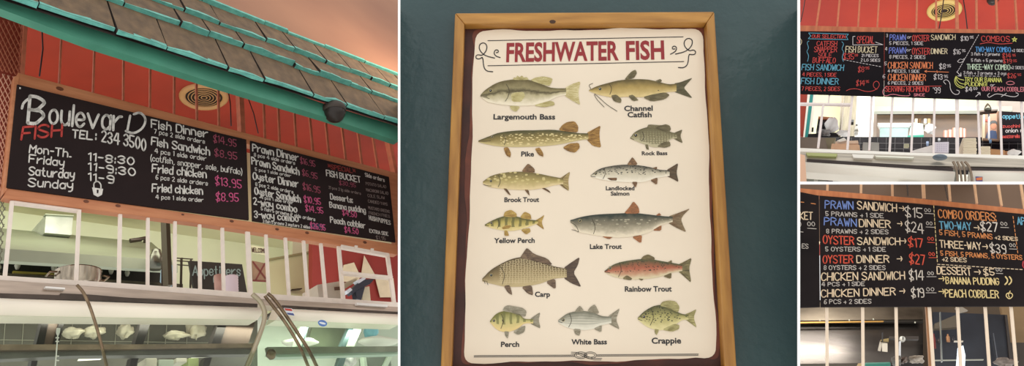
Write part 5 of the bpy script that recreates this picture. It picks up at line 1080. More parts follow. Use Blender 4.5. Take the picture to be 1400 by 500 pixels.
# items by the sill
def box3(name, pts, d, t, c_, label, cat, bev=.004): return tag(MB().pris(F, pts, d, t).build(name, F, mat('m_'+name+'_%d_%d' % (c_[0], c_[1]), c_, .6, var=.06, vscale=10), bevel=bev), label, cat)
box3('grey_cabinet', [(1092.6, 187), (1128, 188), (1132, 205), (1092.6, 203)], .5, .3, (136, 122, 108), 'grey-brown cabinet at the left end behind the white rail', 'cabinet')
box3('grey_cabinet', [(1128, 188), (1143, 188), (1136, 204), (1131, 204)], .6, .2, (150, 140, 112), 'narrow olive grey unit right of the grey-brown cabinet', 'cabinet')
cm_ = thing('coffee_machine', F, F.at(1122, 186, .75), 'black and tan machine behind the left uprights with a white bag over it', 'machine')
MB().pris(F, [(1119, 159), (1131, 160), (1128, 178), (1116, 178)], .8, .15).build('body', F, blackm, cm_); MB().pris(F, [(1119, 159), (1138, 160), (1138, 162.5), (1119, 162)], .78, .17).build('tan_top', F, mat('tan_top', (190, 120, 84), .5), cm_)
MB().pris(F, [(1105, 183), (1145, 181), (1147, 187), (1104, 187.5)], .7, .2).build('base', F, blackm, cm_)
MB().blob(F.at(1125, 171, .78), (5*F.mpp(1125, 170, .8), .05, 5*F.mpp(1125, 170, .8)), 8, .25).build('dark_bag', F, blackm, cm_)
tag(MB().blob(F.at(1137.5, 171, .72), (9.5*F.mpp(1137, 170, .7), .06, 12*F.mpp(1137, 170, .7)), 12, .12, 20, 12).build('white_sack', F, mat('glaring_white_bag', (252, 252, 250), .4)), 'big bulging white plastic sack over the black machine', 'bag')
tag(MB().blob(F.at(1128, 181, .62), (8*F.mpp(1137, 170, .7), .05, 3.5*F.mpp(1137, 170, .7)), 13, .2).build('crumpled_foil', F, mat('crumpled_grey_plastic', (180, 180, 180), .3, var=.5, vscale=30)), 'crumpled grey plastic lying in front of the white sack', 'bag')
tag(MB().blob(F.at(1153, 182, .62), (8*F.mpp(1137, 170, .7), .05, 3.2*F.mpp(1137, 170, .7)), 14, .15).build('white_cloth', F, mat('glaring_white_bag', (252, 252, 250), .4)), 'small white plastic heap at the foot of the brown pole', 'bag')
tag(MB().pris(F, [(1110, 174), (1112.5, 174), (1112, 179), (1109.5, 179)], .76, .02).build('wall_socket', F, blackm), 'small dark socket on the wall left of the black machine', 'socket')
box3('paper_box', [(1137, 196), (1157, 196.5), (1157, 204), (1136, 203.5)], .28, .2, (222, 176, 140), 'open tan cardboard box behind the first uprights, leftmost', 'box'); box3('paper_box', [(1157, 197), (1175, 197.5), (1176, 204.5), (1157, 204)], .3, .2, (228, 186, 150), 'tan cardboard box right of the leftmost one', 'box')
box3('folded_box_lid', [(1142, 193), (1173, 191.5), (1174, 196), (1143, 197)], .34, .15, (236, 206, 178), 'folded tan lid lying over the two cardboard boxes', 'box'); box3('napkin_wedge', [(1144, 192), (1154, 187.5), (1158, 191.5), (1148, 194)], .3, .1, (244, 238, 226), 'white napkin corner on the folded tan lid', 'paper')
for i, (x0, x1) in enumerate(((1180, 1187), (1191, 1202))): box3('grey_tumbler', [(x0, 194), (x1, 194.5), (x1, 206), (x0, 205.5)], .25, .08, (172, 168, 160), ['small', 'wider'][i]+' grey see-through box behind the white rail, left half', 'box')
box3('label_card', [(1236, 196), (1243, 196), (1243, 201), (1236, 201)], .4, .02, (206, 204, 170), 'tiny pale card between two uprights', 'card')
box3('napkin_heap', [(1246, 206), (1274, 198), (1276, 199), (1276, 209), (1246, 208)], .25, .15, (246, 240, 234), 'white wedge-shaped heap of napkins behind the white rail', 'napkins')
sq = box3('white_box', [(1278, 194), (1297.5, 193.5), (1297, 208.5), (1278, 208)], .2, .2, (232, 226, 236), 'square white box with faint print behind the white rail', 'box')
dot = MB()
for ix in range(5):
    for iy in range(4): dot.pbox(F, 1281+ix*3, 197+iy*2.7, 1282.3+ix*3, 198+iy*2.7, .197, .002)
dot.build('faint_print', F, mat('faint_lilac', (196, 188, 206), .6), sq)
def clam(x0, x1, y0, y1, d, lb, grp):
    c_ = thing('foam_box', F, F.at((x0+x1)/2, y1, d+.1), lb, 'takeout box', grp); fm = mat('foam_white', (238, 226, 200), .6); ym = (y0+y1)/2
    for nm, a, b, i0, i1 in (('lid', y0, ym, 1.2, 0), ('tray', ym, y1, 0, 1.2)):
        MB().pris(F, [(x0+i0, a), (x1-i0, a), (x1-i1, b-.15), (x0+i1, b-.15)], d, .2).build(nm, F, fm, c_, bevel=.006)
for i in range(5): clam(1315.5+[0, .6, .2, .8, .4][i], 1335.5+[0, .6, .2, .8, .4][i], 188+i*4.5, 192.4+i*4.5, .22, '%s cream foam box of the tall stack behind the wide post' % ['topmost', 'second from top', 'middle', 'second from bottom', 'bottom'][i], 'tall stack of foam boxes')
for i in range(3): clam(1340, 1355, 199.5+i*4, 203.3+i*4, .22, '%s cream foam box of the short stack' % ['top', 'middle', 'bottom'][i], 'short stack of foam boxes')
box3('kraft_box', [(1354, 203), (1374, 205), (1374, 212), (1354, 211)], .24, .15, (190, 140, 92), 'brown kraft box right of the short foam stack', 'box'); box3('kraft_box', [(1371, 206), (1380, 206), (1380, 212), (1371, 212)], .3, .1, (168, 116, 74), 'small darker brown box beside the kraft one', 'box')
tag(MB().blob(F.at(1386, 209, .2), (9*F.mpp(1386, 209, .2), .05, 3.4*F.mpp(1386, 209, .2)), 31, .12).build('paper_roll', F, paper), 'crumpled white paper lying on the rail at the right', 'paper')
# poster in kitchen
ps = thing('portrait_poster', F, F.at(1354, 190, 1.4), 'brown and pink poster of a dark-haired person beside the kitchen chalkboard', 'poster')
MB().pris(F, [(1344, 151), (1366, 152), (1365, 191), (1343, 190)], 1.4, .02).build('sheet', F, mat('dusky_pink_print', (196, 150, 124), .6, var=.2, vscale=8), ps)
MB().pris(F, [(1364, 152), (1368, 152), (1367, 191), (1363.5, 191)], 1.38, .03).build('brown_edge', F, mat('brown_edge', (104, 74, 52), .6), ps); MB().pris(F, [(1344, 151), (1347, 151), (1346.5, 190), (1343.5, 190)], 1.38, .03).build('pale_edge', F, papb, ps)
MB().pris(F, ell(1358.5, 171, 4.2, 5.6, 18, 0), 1.396, .003).build('printed_head', F, mat('print_skin', (196, 134, 104), .6), ps); MB().pris(F, [(1353.5, 171), (1353.5, 166.5), (1356, 164.5), (1361, 164.5), (1363.4, 167), (1363.2, 171), (1361, 168.5), (1356.5, 168.5)], 1.394, .003).build('printed_hair', F, blackm, ps)
MB().pris(F, [(1347, 190), (1350, 180), (1356, 178), (1362, 179), (1364, 190)], 1.392, .003).build('printed_shirt', F, mat('print_shirt', (50, 70, 110), .6), ps); MB().pris(F, [(1347, 163), (1353, 163), (1353, 166), (1347, 166)], 1.394, .003).build('red_block', F, mat('print_red', (180, 80, 66), .6), ps)
rk3 = thing('ladle_rail', F, F.at(1352, 151, 1.2), 'grey overhead bracket with a metal jug and a pole in front of the poster', 'rack')
MB().strip(F, (1340, 152), (1364, 150), 2, 1.2, .05).build('bracket', F, dsteel, rk3); MB().lathe([(0, 0), (.03, 0), (.032, .02), (.02, .06), (.006, .085), (0, .09)], F.at(1350.5, 151, 1.2), n=16).build('jug', F, mat('jug_grey', (112, 112, 100), .3, .8), rk3); MB().strip(F, (1352, 152), (1352.5, 189), 2.0, 1.25, .03).build('pole', F, mat('pole_pale', (200, 204, 210), .3, .3), rk3); MB().pris(F, [(1344, 188.5), (1366, 190), (1366, 192), (1344, 191)], 1.36, .02).build('lower_shelf', F, mat('brown_edge', (104, 74, 52), .6), rk3)
kb = MB().pris(F, [(1369.5, 152), (1404, 154), (1404, 193), (1370, 192)], 1.3, .03).build('appetizer_board', F, slate3); tag(kb, 'kitchen chalkboard with appetizers, zucchini, onion and mozzarella', 'menu board')
for s, x0, y0, x1, y1, h, c_, w_ in (('appetizers', 1371, 161.5, 1412, 162, 5.5, cCY, .9), ('zucchini', 1371, 174.5, 1394, 174, 4, cRD, .7), ('onion rings', 1375, 181, 1412, 180, 5, cWH, .8), ('mozzarella', 1371, 188.5, 1394, 188, 4.4, cRD, .9)):
    text(F, kb, s, x0, y0, min(x1, 1412), y1, h, c_, w=w_, d=1.297)
# uprights and rails
wp3 = mat('white_painted_upright', (242, 230, 226), .5, var=.05, vscale=20)
for i, (a, b, w_) in enumerate((((1134, 129), (1132.5, 141), 2.4), ((1125.6, 142), (1118.5, 202), 3.4), ((1165.5, 129), (1158.5, 204), 3.4), ((1192, 130), (1188.6, 205), 3.2), ((1220.6, 131), (1216.2, 207), 3.2), ((1249, 131.5), (1246, 208), 3), ((1278, 132.5), (1276.3, 209), 3.0),
        ((1308.6, 133), (1309, 220), 4.8), ((1337, 134), (1339.8, 212), 3), ((1367.4, 135), (1369.8, 213), 3), ((1396.6, 136), (1399.8, 214), 3))):
    o = MB().strip(F, a, b, w_, -.02, .012).build('window_upright', F, wp3)
    tag(o, '%s white upright of the bright serving window' % ['very short', 'leftmost long', 'second long', 'third long', 'fourth long', 'fifth long', 'sixth long', 'wide central', 'first one right of the wide', 'second one right of the wide', 'rightmost'][i], 'wooden bar', 'white uprights of the bright serving window')
tag(MB().strip(F, (1092.6, 141), (1163, 142), 2.2, -.025, .03).build('short_cross_rail', F, wp3), 'thin white cross rail at the top left of the bright serving window', 'rail')
tag(MB().pris(F, [(1092.6, 202), (1250, 208.5), (1404, 212.5), (1404, 217.5), (1250, 212.5), (1092.6, 207)], -.045, .07).build('white_sill_rail', F, mat('cream_white_rail', (252, 248, 238), .5), bevel=.003), 'cream white rail under the bright serving window', 'rail')
st3 = mat('pale_stainless', (214, 204, 188), .3, .6, var=.35, vscale=3, stretch=(.6, 1, 14))
tag(MB().pris(F, [(1092.6, 207), (1250, 212.5), (1404, 217.5), (1404, 229), (1250, 226), (1092.6, 219)], -.1, .06).build('counter_ledge', F, st3, bevel=.004), 'pale stainless ledge under the cream white rail', 'counter ledge')
for x0, y0, x1, y1, lb, c_ in ((1102, 208.4, 1145, 212.5, 'olive green tray edge on the ledge at left', (176, 182, 120)), (1165, 210.5, 1195, 215.4, 'white paper slip on the ledge', (240, 236, 226)), (1196, 212.4, 1250, 214.4, 'thin white platter edge on the ledge', (236, 236, 220))):
    tag(MB().pris(F, [(x0, y0), (x1, y0+(x1-x0)*.035), (x1-2, y1+(x1-x0)*.035), (x0+2, y1)], -.13, .03).build('tray_edge', F, mat('tray_%d' % x0, c_, .4)), lb, 'tray')
p = F.at(1285, 215, -.16); k = F.mpp(1285, 215, -.1)
tag(MB().lathe([(0, -1.6*k), (5*k, -1.4*k), (9*k, -.3*k), (10*k, 0), (9*k, .2*k), (0, 0)], p, n=24).build('bowl', F, mat('blue_grey_bowl', (150, 168, 186), .25, .4)), 'blue-grey shallow bowl on the ledge beside the wide central upright', 'bowl')
s3a = tag(MB().pris(F, [(1103, 217), (1303, 229), (1303, 236), (1103, 223)], -.11, .15).build('dark_slot', F, mat('near_black_gap', (46, 32, 28), .5)), 'near-black gap over the cream housing of the small counter', 'slot')
s3b = tag(MB().pris(F, [(1328, 229), (1404, 231), (1404, 233.5), (1328, 232)], -.11, .15).build('dark_slot', F, mat('near_black_gap', (46, 32, 28), .5)), 'thin dark gap over the right housing of the small counter', 'slot')
r3 = mat('cream_blue_housing', (240, 234, 220), .35, var=.04, vscale=2)
ro3a = roll('curved_light_housing', ((1100, 221.5), (1304, 234.5)), ((1100, 235), (1304, 249.5)), -.14, -.22, r3, 'long rounded cream housing on the small counter, left of the steel strips', .06)
ro3b = roll('curved_light_housing', ((1325, 233), (1404, 234)), ((1325, 249.6), (1404, 249.6)), -.14, -.22, r3, 'rounded cream housing right of the steel strips', .06)
case3 = tag(MB().pris(F, [(1092.6, 232), (1310, 232), (1310, 250), (1092.6, 250)], .2, .05).build('display_case', F, mat('murky_green_case', (146, 150, 136), .4, var=.3, vscale=5)), 'small glass display case with cream light housings under the bright serving window', 'display case')
kids3 = [s3a, s3b, ro3a, ro3b]
for pts, c_, lb in (([(1115, 236), (1120, 236), (1117, 250), (1112, 250)], (206, 206, 196), 'pale slanted bar in the small case'), ([(1126, 239), (1134, 239), (1140, 250), (1131, 250)], (52, 36, 38), 'dark slanted bar in the small case'), ([(1134, 239), (1152, 240), (1156, 250), (1140, 250)], (232, 232, 228), 'white bag edge in the small case'), ([(1200, 244), (1207, 244), (1206, 250), (1199, 250)], (66, 60, 52), 'short dark upright in the small case')):
    kids3.append(MB().pris(F, pts, .0, .03).build('case_bar', F, mat('case_bar_%d' % c_[0], c_, .4)))
for i, pts in enumerate(([(1303, 221), (1306, 226), (1309, 238), (1309, 250)], [(1308.5, 221), (1311.5, 227), (1314, 240), (1315, 250)], [(1314, 221), (1318, 227), (1319.5, 240), (1320, 250)], [(1319, 221), (1325, 227), (1328.5, 240), (1329, 250)])):
    k_ = rod('curved_steel_strip', pts, [1.9, 1.6, 1.6, 1.9][i], '%s curved steel strip between the two rounded housings' % ['outer left', 'inner left', 'inner right', 'outer right'][i], mtl=mat('taupe_steel_strip', (150, 134, 116), .2, .9, var=.2, vscale=14), d=-.34); kids3.append(k_)
st = thing('card_sticker', F, F.at(1338, 250, -.3), 'tiny red, blue and orange card sticker on the right rounded housing', 'sticker')
MB().pris(F, [(1333.5, 241), (1343.5, 241.5), (1343.5, 248), (1334, 247.6)], -.32, .001).build('card', F, mat('sticker_navy', (74, 84, 140), .5), st); MB().pris(F, [(1334.5, 243), (1343, 242), (1343, 246), (1335, 246.5)], -.322, .001).build('orange_band', F, mat('sticker_orange', (220, 120, 70), .5), st)
tag(MB().pris(F, [(1092.6, 210), (1100.5, 212), (1103, 250), (1092.6, 250)], -.5, .05).build('peach_post', F, mat('peach_post', (232, 190, 160), .6)), 'blurred peach post in the near lower left of the small counter', 'post')
area('light_kitchen', F, (F.at(1250, 150, 1.2).x, .9, F.at(1250, 118, 1.2).z), 2.4, 34, (1, 1, .94), target=(F.at(1250, 150, 2.2).x, 2.4, F.at(1250, 190, 2.4).z), sizey=.5)

adopt(case3, kids3)
# ================================================================== ROOM 4 (lower right): prices board over a dim steel kitchen
F4 = Frame(tuple(-v for v in px_dir(-1792, 157)), px_dir(1130, -1700), 1247, 400, 3.6, (1130, -1700))
F = F4
tan4 = mat('tan_brown_ceiling', (122, 96, 76), .7, var=.12, vscale=2)
zc4 = F.at(1250, 255, 1.0).z
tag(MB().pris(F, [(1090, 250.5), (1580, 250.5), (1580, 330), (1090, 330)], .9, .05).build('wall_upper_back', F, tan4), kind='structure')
wd4 = mat('orange_rail', (206, 128, 76), .5, var=.18, vscale=5, stretch=(9, 1, 1), rgb2=(184, 106, 60)); st4 = mat('peach_upright', (226, 180, 138), .5, var=.06, vscale=20)
tag(MB().pris(F, [(1092.6, 257), (1250, 270.5), (1404, 286), (1404, 293), (1250, 277.5), (1092.6, 265)], -.03, .05).build('wooden_rail', F, wd4, bevel=.002), 'bright orange wooden rail over the prices board', 'wooden rail')
for i, (a, b, w_) in enumerate((((1131.6, 250.5), (1131.2, 260.5), 3.2), ((1177.5, 250.5), (1177.3, 264), 3.2), ((1220, 250.5), (1220.4, 268), 3.2), ((1262.4, 250.5), (1263.5, 271), 4.6), ((1297.6, 250.5), (1299.6, 275), 3), ((1332.6, 250.5), (1336, 278), 3), ((1365, 250.5), (1369.8, 281), 3), ((1396, 250.5), (1401, 284), 3))):
    tag(MB().strip(F, a, b, w_, -.01, .012).build('wooden_stick', F, st4), '%s peach upright from the left above the prices board' % ['first', 'second', 'third', 'thicker fourth', 'fifth', 'sixth', 'seventh', 'last'][i], 'wooden bar', 'peach uprights above the prices board')
for a, b, lb in (((1240, 250.5), (1241.5, 268), 'left'), ((1291, 250.5), (1296, 273), 'right')):
    ch = MB(); n = 9
    for k in range(n):
        t = (k+.5)/n; c_ = F.at(a[0]+(b[0]-a[0])*t, a[1]+(b[1]-a[1])*t, .08); L = [c_+Vector((math.cos(q*.785)*(.0035 if k % 2 else .0015), math.sin(q*.785)*(.0015 if k % 2 else .0035), math.sin(q*.785+1.57*0)*0+math.cos(q*.785+1.57)*0+ (.0065*math.sin(q*.785)))) for q in range(9)]
        ch.tube(L, .0012, 5, caps=False)
    o = ch.build('hanging_chain', F, blackm); tag(o, '%s thin dark chain hanging above the prices board' % lb, 'chain')
sl4 = mat('worn_black_board', (40, 33, 33), .8, var=.3, vscale=4, rgb2=(28, 23, 24), spec=.15)
bL = MB().pris(F, [(1092.6, 262), (1119.6, 267.3), (1121, 419), (1092.6, 420)], -.035, .012).build('menu_board', F, sl4); tag(bL, 'cut-off black board at the left, lettering ending in KET', 'menu board')
bM = MB().pris(F, [(1120.6, 267.4), (1250, 278), (1404, 293), (1404, 418), (1122, 419)], -.035, .012).build('menu_board', F, sl4); tag(bM, 'big black board of prawn, oyster and chicken prices with combo orders', 'menu board')
uW = (226, 214, 200); uB = (120, 144, 206); uC = (240, 214, 178); uR = (226, 88, 62); uO = (228, 146, 84); uT = (110, 176, 204); uL = (206, 196, 186); uY = (240, 214, 150)
COLNAME.update({uW: 'white', uB: 'blue', uC: 'cream', uR: 'red', uO: 'orange', uT: 'sky blue', uL: 'thin white', uY: 'pale yellow'})
D4 = -.037
def f4(bd, rowsx):
    for s, x0, y0, x1, y1, h, c_, w_ in rowsx: text(F4, bd, s, x0, y0, x1, y1, h, c_, w=w_, d=D4, jit=.15)
f4(bL, (('KET', 1094, 299.6, 1110.5, 299.8, 10, uC, 1.5), ('00', 1104, 308.4, 1114, 309, 5.5, uL, 1), ('ES', 1096.5, 339, 1105, 339.6, 6, uL, 1)))
lines(F, bL, [[(1095, 276), (1099, 276.4)], [(1109, 277.8), (1115, 278.6)]], uO, 1.1, D4); lines(F, bL, [[(1104, 311.8), (1116, 312.6)]], uL, .9, D4); lines(F, bL, [sm([(1091, 302), (1095, 304), (1095, 309), (1091, 311)])], uL, 1, D4); lines(F, bL, [[(1094, 316.6), (1098, 317)]], uL, .9, D4)
f4(bM, (('PRAWN', 1128, 284.4, 1166.5, 286, 10.5, uB, 1.5), ('SANDWICH', 1172.5, 285.6, 1226, 289.4, 10.5, uC, 1.5), ('>', 1229.5, 288.5, 1236.5, 289.4, 9, uC, 1.1), ('$15', 1238, 295.6, 1261, 297.6, 13, uW, 1.4), ('00', 1264, 289, 1272.5, 289.6, 4.4, uL, .8),
    ('5 PRAWNS + 1 SIDE', 1129, 294.6, 1208, 297.6, 5.8, uL, 1.0), ('PRAWN', 1126.8, 307, 1171, 309.4, 10.2, uB, 1.5), ('DINNER', 1175, 309.4, 1217.5, 311.2, 10, uC, 1.5), ('>', 1227, 310, 1233.6, 310.4, 9, uC, 1.1), ('$24', 1238.5, 315.4, 1263, 319, 13.5, uW, 1.4), ('00', 1266.5, 307, 1274.5, 307.6, 4.4, uL, .8),
    ('8 PRAWNS + 2 SIDES', 1130, 318.6, 1214.5, 319.6, 5.6, uL, 1.0), ('OYSTER', 1125.4, 332.6, 1167.3, 334.2, 10.8, uR, 1.6), ('SANDWICH', 1172.5, 334, 1230.5, 334.4, 9.6, uC, 1.5), ('>', 1231.6, 333.6, 1239, 333.8, 9, uC, 1.1), ('$17', 1242, 336.4, 1262, 338, 11.6, uR, 1.5), ('00', 1268.5, 328, 1276.5, 328.6, 4.4, uR, .9),
    ('5 OYSTERS + 1 SIDE', 1128.8, 343, 1211, 343.4, 5.6, uL, 1.0), ('OYSTER', 1125.2, 359.4, 1166, 359, 10.2, uR, 1.6), ('DINNER', 1171.6, 358.8, 1215.4, 358.4, 9.6, uC, 1.5), ('>', 1226.5, 358.2, 1233.6, 358.2, 9, uC, 1.2), ('$27', 1243.6, 359.6, 1265, 361.6, 13, uR, 1.5), ('00', 1270, 349, 1278, 349.6, 4.4, uR, .9),
    ('8 OYSTERS + 2 SIDES', 1126.4, 368.4, 1210.5, 368.4, 5.6, uL, 1.0), ('CHICKEN SANDWICH', 1122.8, 383.6, 1237, 381.4, 10.4, uC, 1.5), ('$14', 1243.6, 382, 1263, 382.4, 13, uW, 1.4), ('00', 1268.5, 375.4, 1276.5, 375.6, 4.4, uL, .9),
    ('4 PCS + 1 SIDE', 1123.4, 391, 1182, 390.2, 5.2, uL, 1.0), ('CHICKEN DINNER', 1122.8, 406, 1224, 402.8, 9.8, uC, 1.5), ('>', 1230, 402.4, 1237.4, 402, 9, uC, 1.2), ('$19', 1246.4, 405.6, 1263.4, 406, 12, uW, 1.4), ('00', 1267, 397.6, 1277, 397.6, 4.6, uL, .9),
    ('6 PCS + 2 SIDES', 1126.8, 415, 1191, 414.4, 5.6, uL, 1.0),
    ('COMBO ORDERS:', 1283.4, 297.4, 1362, 302, 11, uO, 1.5), ('TWO-WAY', 1285, 312.6, 1328, 314, 10.2, uT, 1.4), ('>', 1332.2, 315.4, 1339.6, 316, 9, uC, 1.1), ('$27', 1341.4, 314.6, 1364, 316.4, 12, uW, 1.6), ('00', 1368.5, 307.6, 1377, 308.4, 4.4, uL, .8),
    ('5 FISH, 5 PRAWNS', 1284.8, 320.8, 1357, 326.6, 6.8, uO, 1.1), ('+2 SIDES', 1360.5, 326.6, 1391.5, 329, 4.8, uC, 1.0), ('THREE-WAY', 1285.2, 338, 1341.6, 341, 9.6, uC, 1.4), ('>', 1343.8, 341, 1351, 341.4, 9, uC, 1.1), ('$39', 1354.4, 344.8, 1375.6, 346.4, 12, uW, 1.4), ('00', 1380.5, 337, 1388.5, 337.4, 4.4, uL, .8),
    ('5 FISH, 5 PRAWNS, 5 OYSTERS', 1286.4, 349, 1397.6, 355, 6.2, uO, 1.1), ('+2 SIDES', 1288.4, 356.6, 1321.6, 358, 5.4, uC, 1.0), ('DESSERT', 1281.4, 374, 1328, 376, 10, uC, 1.5), ('>', 1332.4, 375.6, 1341, 376, 9, uC, 1.2), ('$5', 1345.4, 376, 1359.6, 376, 8.6, uC, 1.4), ('00', 1362, 370.4, 1370, 371, 4.4, uL, .9),
    ('>', 1284, 385, 1291.4, 385, 9, uY, 1.2), ('BANANA PUDDING', 1293.6, 387.6, 1366, 389, 9, uY, 1.4), ('>', 1284, 402.6, 1291.2, 402.6, 9, uY, 1.2), ('PEACH COBBLER', 1292.6, 405.6, 1365.4, 407, 10, uY, 1.5), ('AP', 1391.4, 306.4, 1402, 307.4, 10, uT, 1.4)))
def und(bd, rows_, c_): lines(F4, bd, rows_, c_, .8, D4, name='underline')
und(bM, [[(1264, 291.4), (1277, 292.2)]], uL); und(bM, [[(1266, 310), (1277.5, 310.6)]], uL); und(bM, [[(1268, 331), (1278, 331.6)]], uR); und(bM, [[(1270, 352), (1281, 352)]], uR); und(bM, [[(1267, 378), (1280, 378)]], uL); und(bM, [[(1266, 400), (1280, 400)]], uL); und(bM, [[(1368, 310.6), (1379, 311)]], uL); und(bM, [[(1380, 340), (1390.5, 340.4)]], uL); und(bM, [[(1362, 373.4), (1371, 373.8)]], uL)
lines(F, bM, dashes((1276.6, 281), (1281.7, 360), 14), uY, 1, D4); lines(F, bM, dashes((1281.7, 361), (1400, 368.4), 20), uC, 1, D4); lines(F, bM, dashes((1385, 295.5), (1391.8, 348), 9), uO, 1, D4)
for x in (1374.6, 1380): lines(F, bM, [sm([(x, 378), (x+3.2, 382), (x+2.4, 386), (x-.6, 388.6)])], uY, 1.9, D4, 'banana_drawing')
lines(F, bM, [sm([(1380, 400), (1376, 401), (1375.4, 405), (1380, 409), (1384.6, 405), (1384, 401), (1380, 400)], 3), sm([(1380, 400), (1378.4, 403), (1380, 406)]), [(1380, 400), (1381, 397.6)]], uY, 1.3, D4, 'peach_drawing')
lines(F, bM, [sm([(1399, 357), (1398, 364), (1402, 367)])], (200, 60, 70), 1.6, D4, 'pink_mark')

# dim kitchen
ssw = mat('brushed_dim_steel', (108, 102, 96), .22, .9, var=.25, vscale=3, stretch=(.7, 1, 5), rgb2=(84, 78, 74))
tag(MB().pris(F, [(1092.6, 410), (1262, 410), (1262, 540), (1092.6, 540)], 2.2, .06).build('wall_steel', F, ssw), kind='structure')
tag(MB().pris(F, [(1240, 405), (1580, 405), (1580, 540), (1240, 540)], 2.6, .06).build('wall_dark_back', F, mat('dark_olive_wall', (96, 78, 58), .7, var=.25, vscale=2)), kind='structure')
hd = thing('kitchen_hood', F, F.at(1150, 440, 1.6), 'shiny steel hood edge at the top of the dim kitchen', 'extractor hood')
MB().pris(F, [(1092.6, 413), (1262, 413), (1262, 436), (1092.6, 438)], 2.08, .05).build('front_face', F, mat('hood_sheen_steel', (168, 154, 134), .3, .85, var=.35, vscale=1.6, stretch=(1, 1, 2), rgb2=(70, 60, 50)), hd)
MB().pris(F, [(1092.6, 437), (1262, 435), (1262, 440), (1092.6, 440)], 2.1, .04).build('filter_edge', F, mat('black_filter_edge', (40, 34, 26), .5), hd)
MB().pris(F, [(1092.6, 439.8), (1208, 438.2), (1208, 439.6), (1092.6, 441.4)], 2.06, .02).build('glow_strip', F, mat('gold_glow_tone', (222, 170, 90), .3, .5), hd)  # gold line of hood lights, put into the strip's colour
for x, y in ((1121, 437.4), (1161, 437), (1194, 435.6), (1251, 440)): MB().lathe([(0, .004), (.004, .003), (.006, -.003), (.003, -.009), (0, -.01)], F.at(x, y, 2.05), n=12).build('nozzle', F, mat('bright_nozzle', (220, 220, 200), .3), hd)
cl = thing('order_clip', F, F.at(1208, 480, 1.6), 'black clip with two white slips hanging on the steel wall', 'clip')
MB().pris(F, [(1204, 464), (1215, 462), (1215, 467), (1204, 466)], 1.6, .03).build('bar', F, mat('brass_clip', (150, 132, 90), .3, .6), cl); MB().strip(F, (1206.6, 454), (1206.4, 466), 1.8, 1.59, .02).build('hook', F, blackm, cl)
MB().pris(F, [(1203, 466), (1207, 466), (1204, 480), (1200, 479)], 1.62, .004).build('slip', F, mat('grey_slip', (176, 168, 156), .6), cl); MB().pris(F, [(1206, 468), (1213.4, 469), (1213.4, 481), (1206, 480)], 1.61, .004).build('slip', F, mat('pale_slip', (200, 192, 178), .6), cl)
gg = thing('round_gauge', F, F.at(1234.3, 466, 1.5), 'small round white gauge on the wall bar of the dim kitchen', 'gauge')
c_ = F.at(1234.3, 462.3, 1.5); k = F.mpp(1234, 462, 1.5)
MB().lathe([(0, 0), (3.6*k, 0), (4.2*k, .01), (4.2*k, .03)], c_, ax=(0, 1, 0), n=24).build('dial', F, mat('gauge_white', (196, 194, 186), .3), gg); MB().strip(F, (1234.6, 459.6), (1234.4, 464), 1.1, 1.494, .004).build('needle', F, blackm, gg)
MB().strip(F, (1216, 461), (1230, 461.6), 3.4, 1.52, .03).build('wall_bar', F, mat('dark_bar', (52, 44, 38), .4), gg); MB().strip(F, (1238, 461.5), (1256, 461.5), 4.4, 1.52, .03).build('wall_bar', F, mat('dark_bar', (52, 44, 38), .4), gg)
tag(MB().strip(F, (1230.6, 466), (1230.4, 494), 2.2, 1.4, .03).build('steel_tap', F, mat('pole_pale', (200, 204, 210), .3, .3)), 'slim shiny vertical pipe under the round gauge', 'pipe')
tag(MB().pris(F, [(1182, 495), (1218, 494), (1218, 508), (1182, 508)], .9, .2).build('teal_tray', F, mat('teal_tray', (66, 136, 122), .4), bevel=.01), 'teal plastic tray at the bottom of the dim kitchen', 'tray')
tag(MB().pris(F, [(1173, 496.5), (1178, 496), (1178, 508), (1173, 508)], .9, .1).build('tan_carton', F, mat('tan_carton', (200, 170, 126), .6)), 'narrow tan carton left of the teal tray', 'carton')
tag(MB().pris(F, [(1092.6, 497), (1176, 496), (1262, 495), (1262, 520), (1092.6, 520)], 1.5, .3).build('black_worktop', F, mat('black_worktop', (30, 26, 26), .3)), 'black worktop edge under the steel wall', 'worktop')
for x, y, rx, ry, c2, lb in ((1226, 493, 6, 6, (120, 116, 108), 'shiny crumpled foil beside the slim pipe'), (1254, 491, 9, 4.5, (186, 172, 154), 'pale wrapped bundle left of the thick upright'), (1374, 495, 14, 5, (150, 134, 122), 'dull grey-brown bag at the lower right'), (1236, 492, 4, 3.5, (104, 80, 64), 'small brown lump beside the foil')):
    tag(MB().blob(F.at(x, y, .8), (rx*F.mpp(x, y, .8), .06, ry*F.mpp(x, y, .8)), x, .22, 20, 12).build('wrapped_bundle', F, mat('bundle_%d' % x, c2, .4, var=.35, vscale=25)), lb, 'bundle')
# large dark chalkboard seen behind the uprights
kb4 = MB().pris(F, [(1276, 426), (1374, 430), (1383, 520), (1272, 520)], 1.9, .04).build('dark_board', F, mat('blue_black_board', (30, 30, 36), .4, var=.5, vscale=5, rgb2=(44, 48, 58))); tag(kb4, 'large blue-black board leaning behind the right uprights of the dim kitchen', 'board')
MB().pris(F, [(1374, 430), (1377, 430), (1388, 520), (1383, 520)], 1.88, .05).build('edge', F, mat('dark_edge', (58, 50, 46), .5), kb4)
tag(MB().pris(F, [(1368, 418), (1412, 414), (1412, 468), (1378, 468)], 2.2, .04).build('tan_cupboard', F, mat('tan_board', (150, 120, 82), .6, var=.15, vscale=4)), 'tan cupboard face at the far right of the dim kitchen', 'cupboard')
tag(MB().pris(F, [(1380, 468), (1412, 468), (1412, 520), (1388, 520)], 2.0, .04).build('brown_cupboard', F, mat('dark_brown_panel', (74, 62, 52), .5, var=.2, vscale=4)), 'dark brown panel below the tan cupboard', 'cupboard')
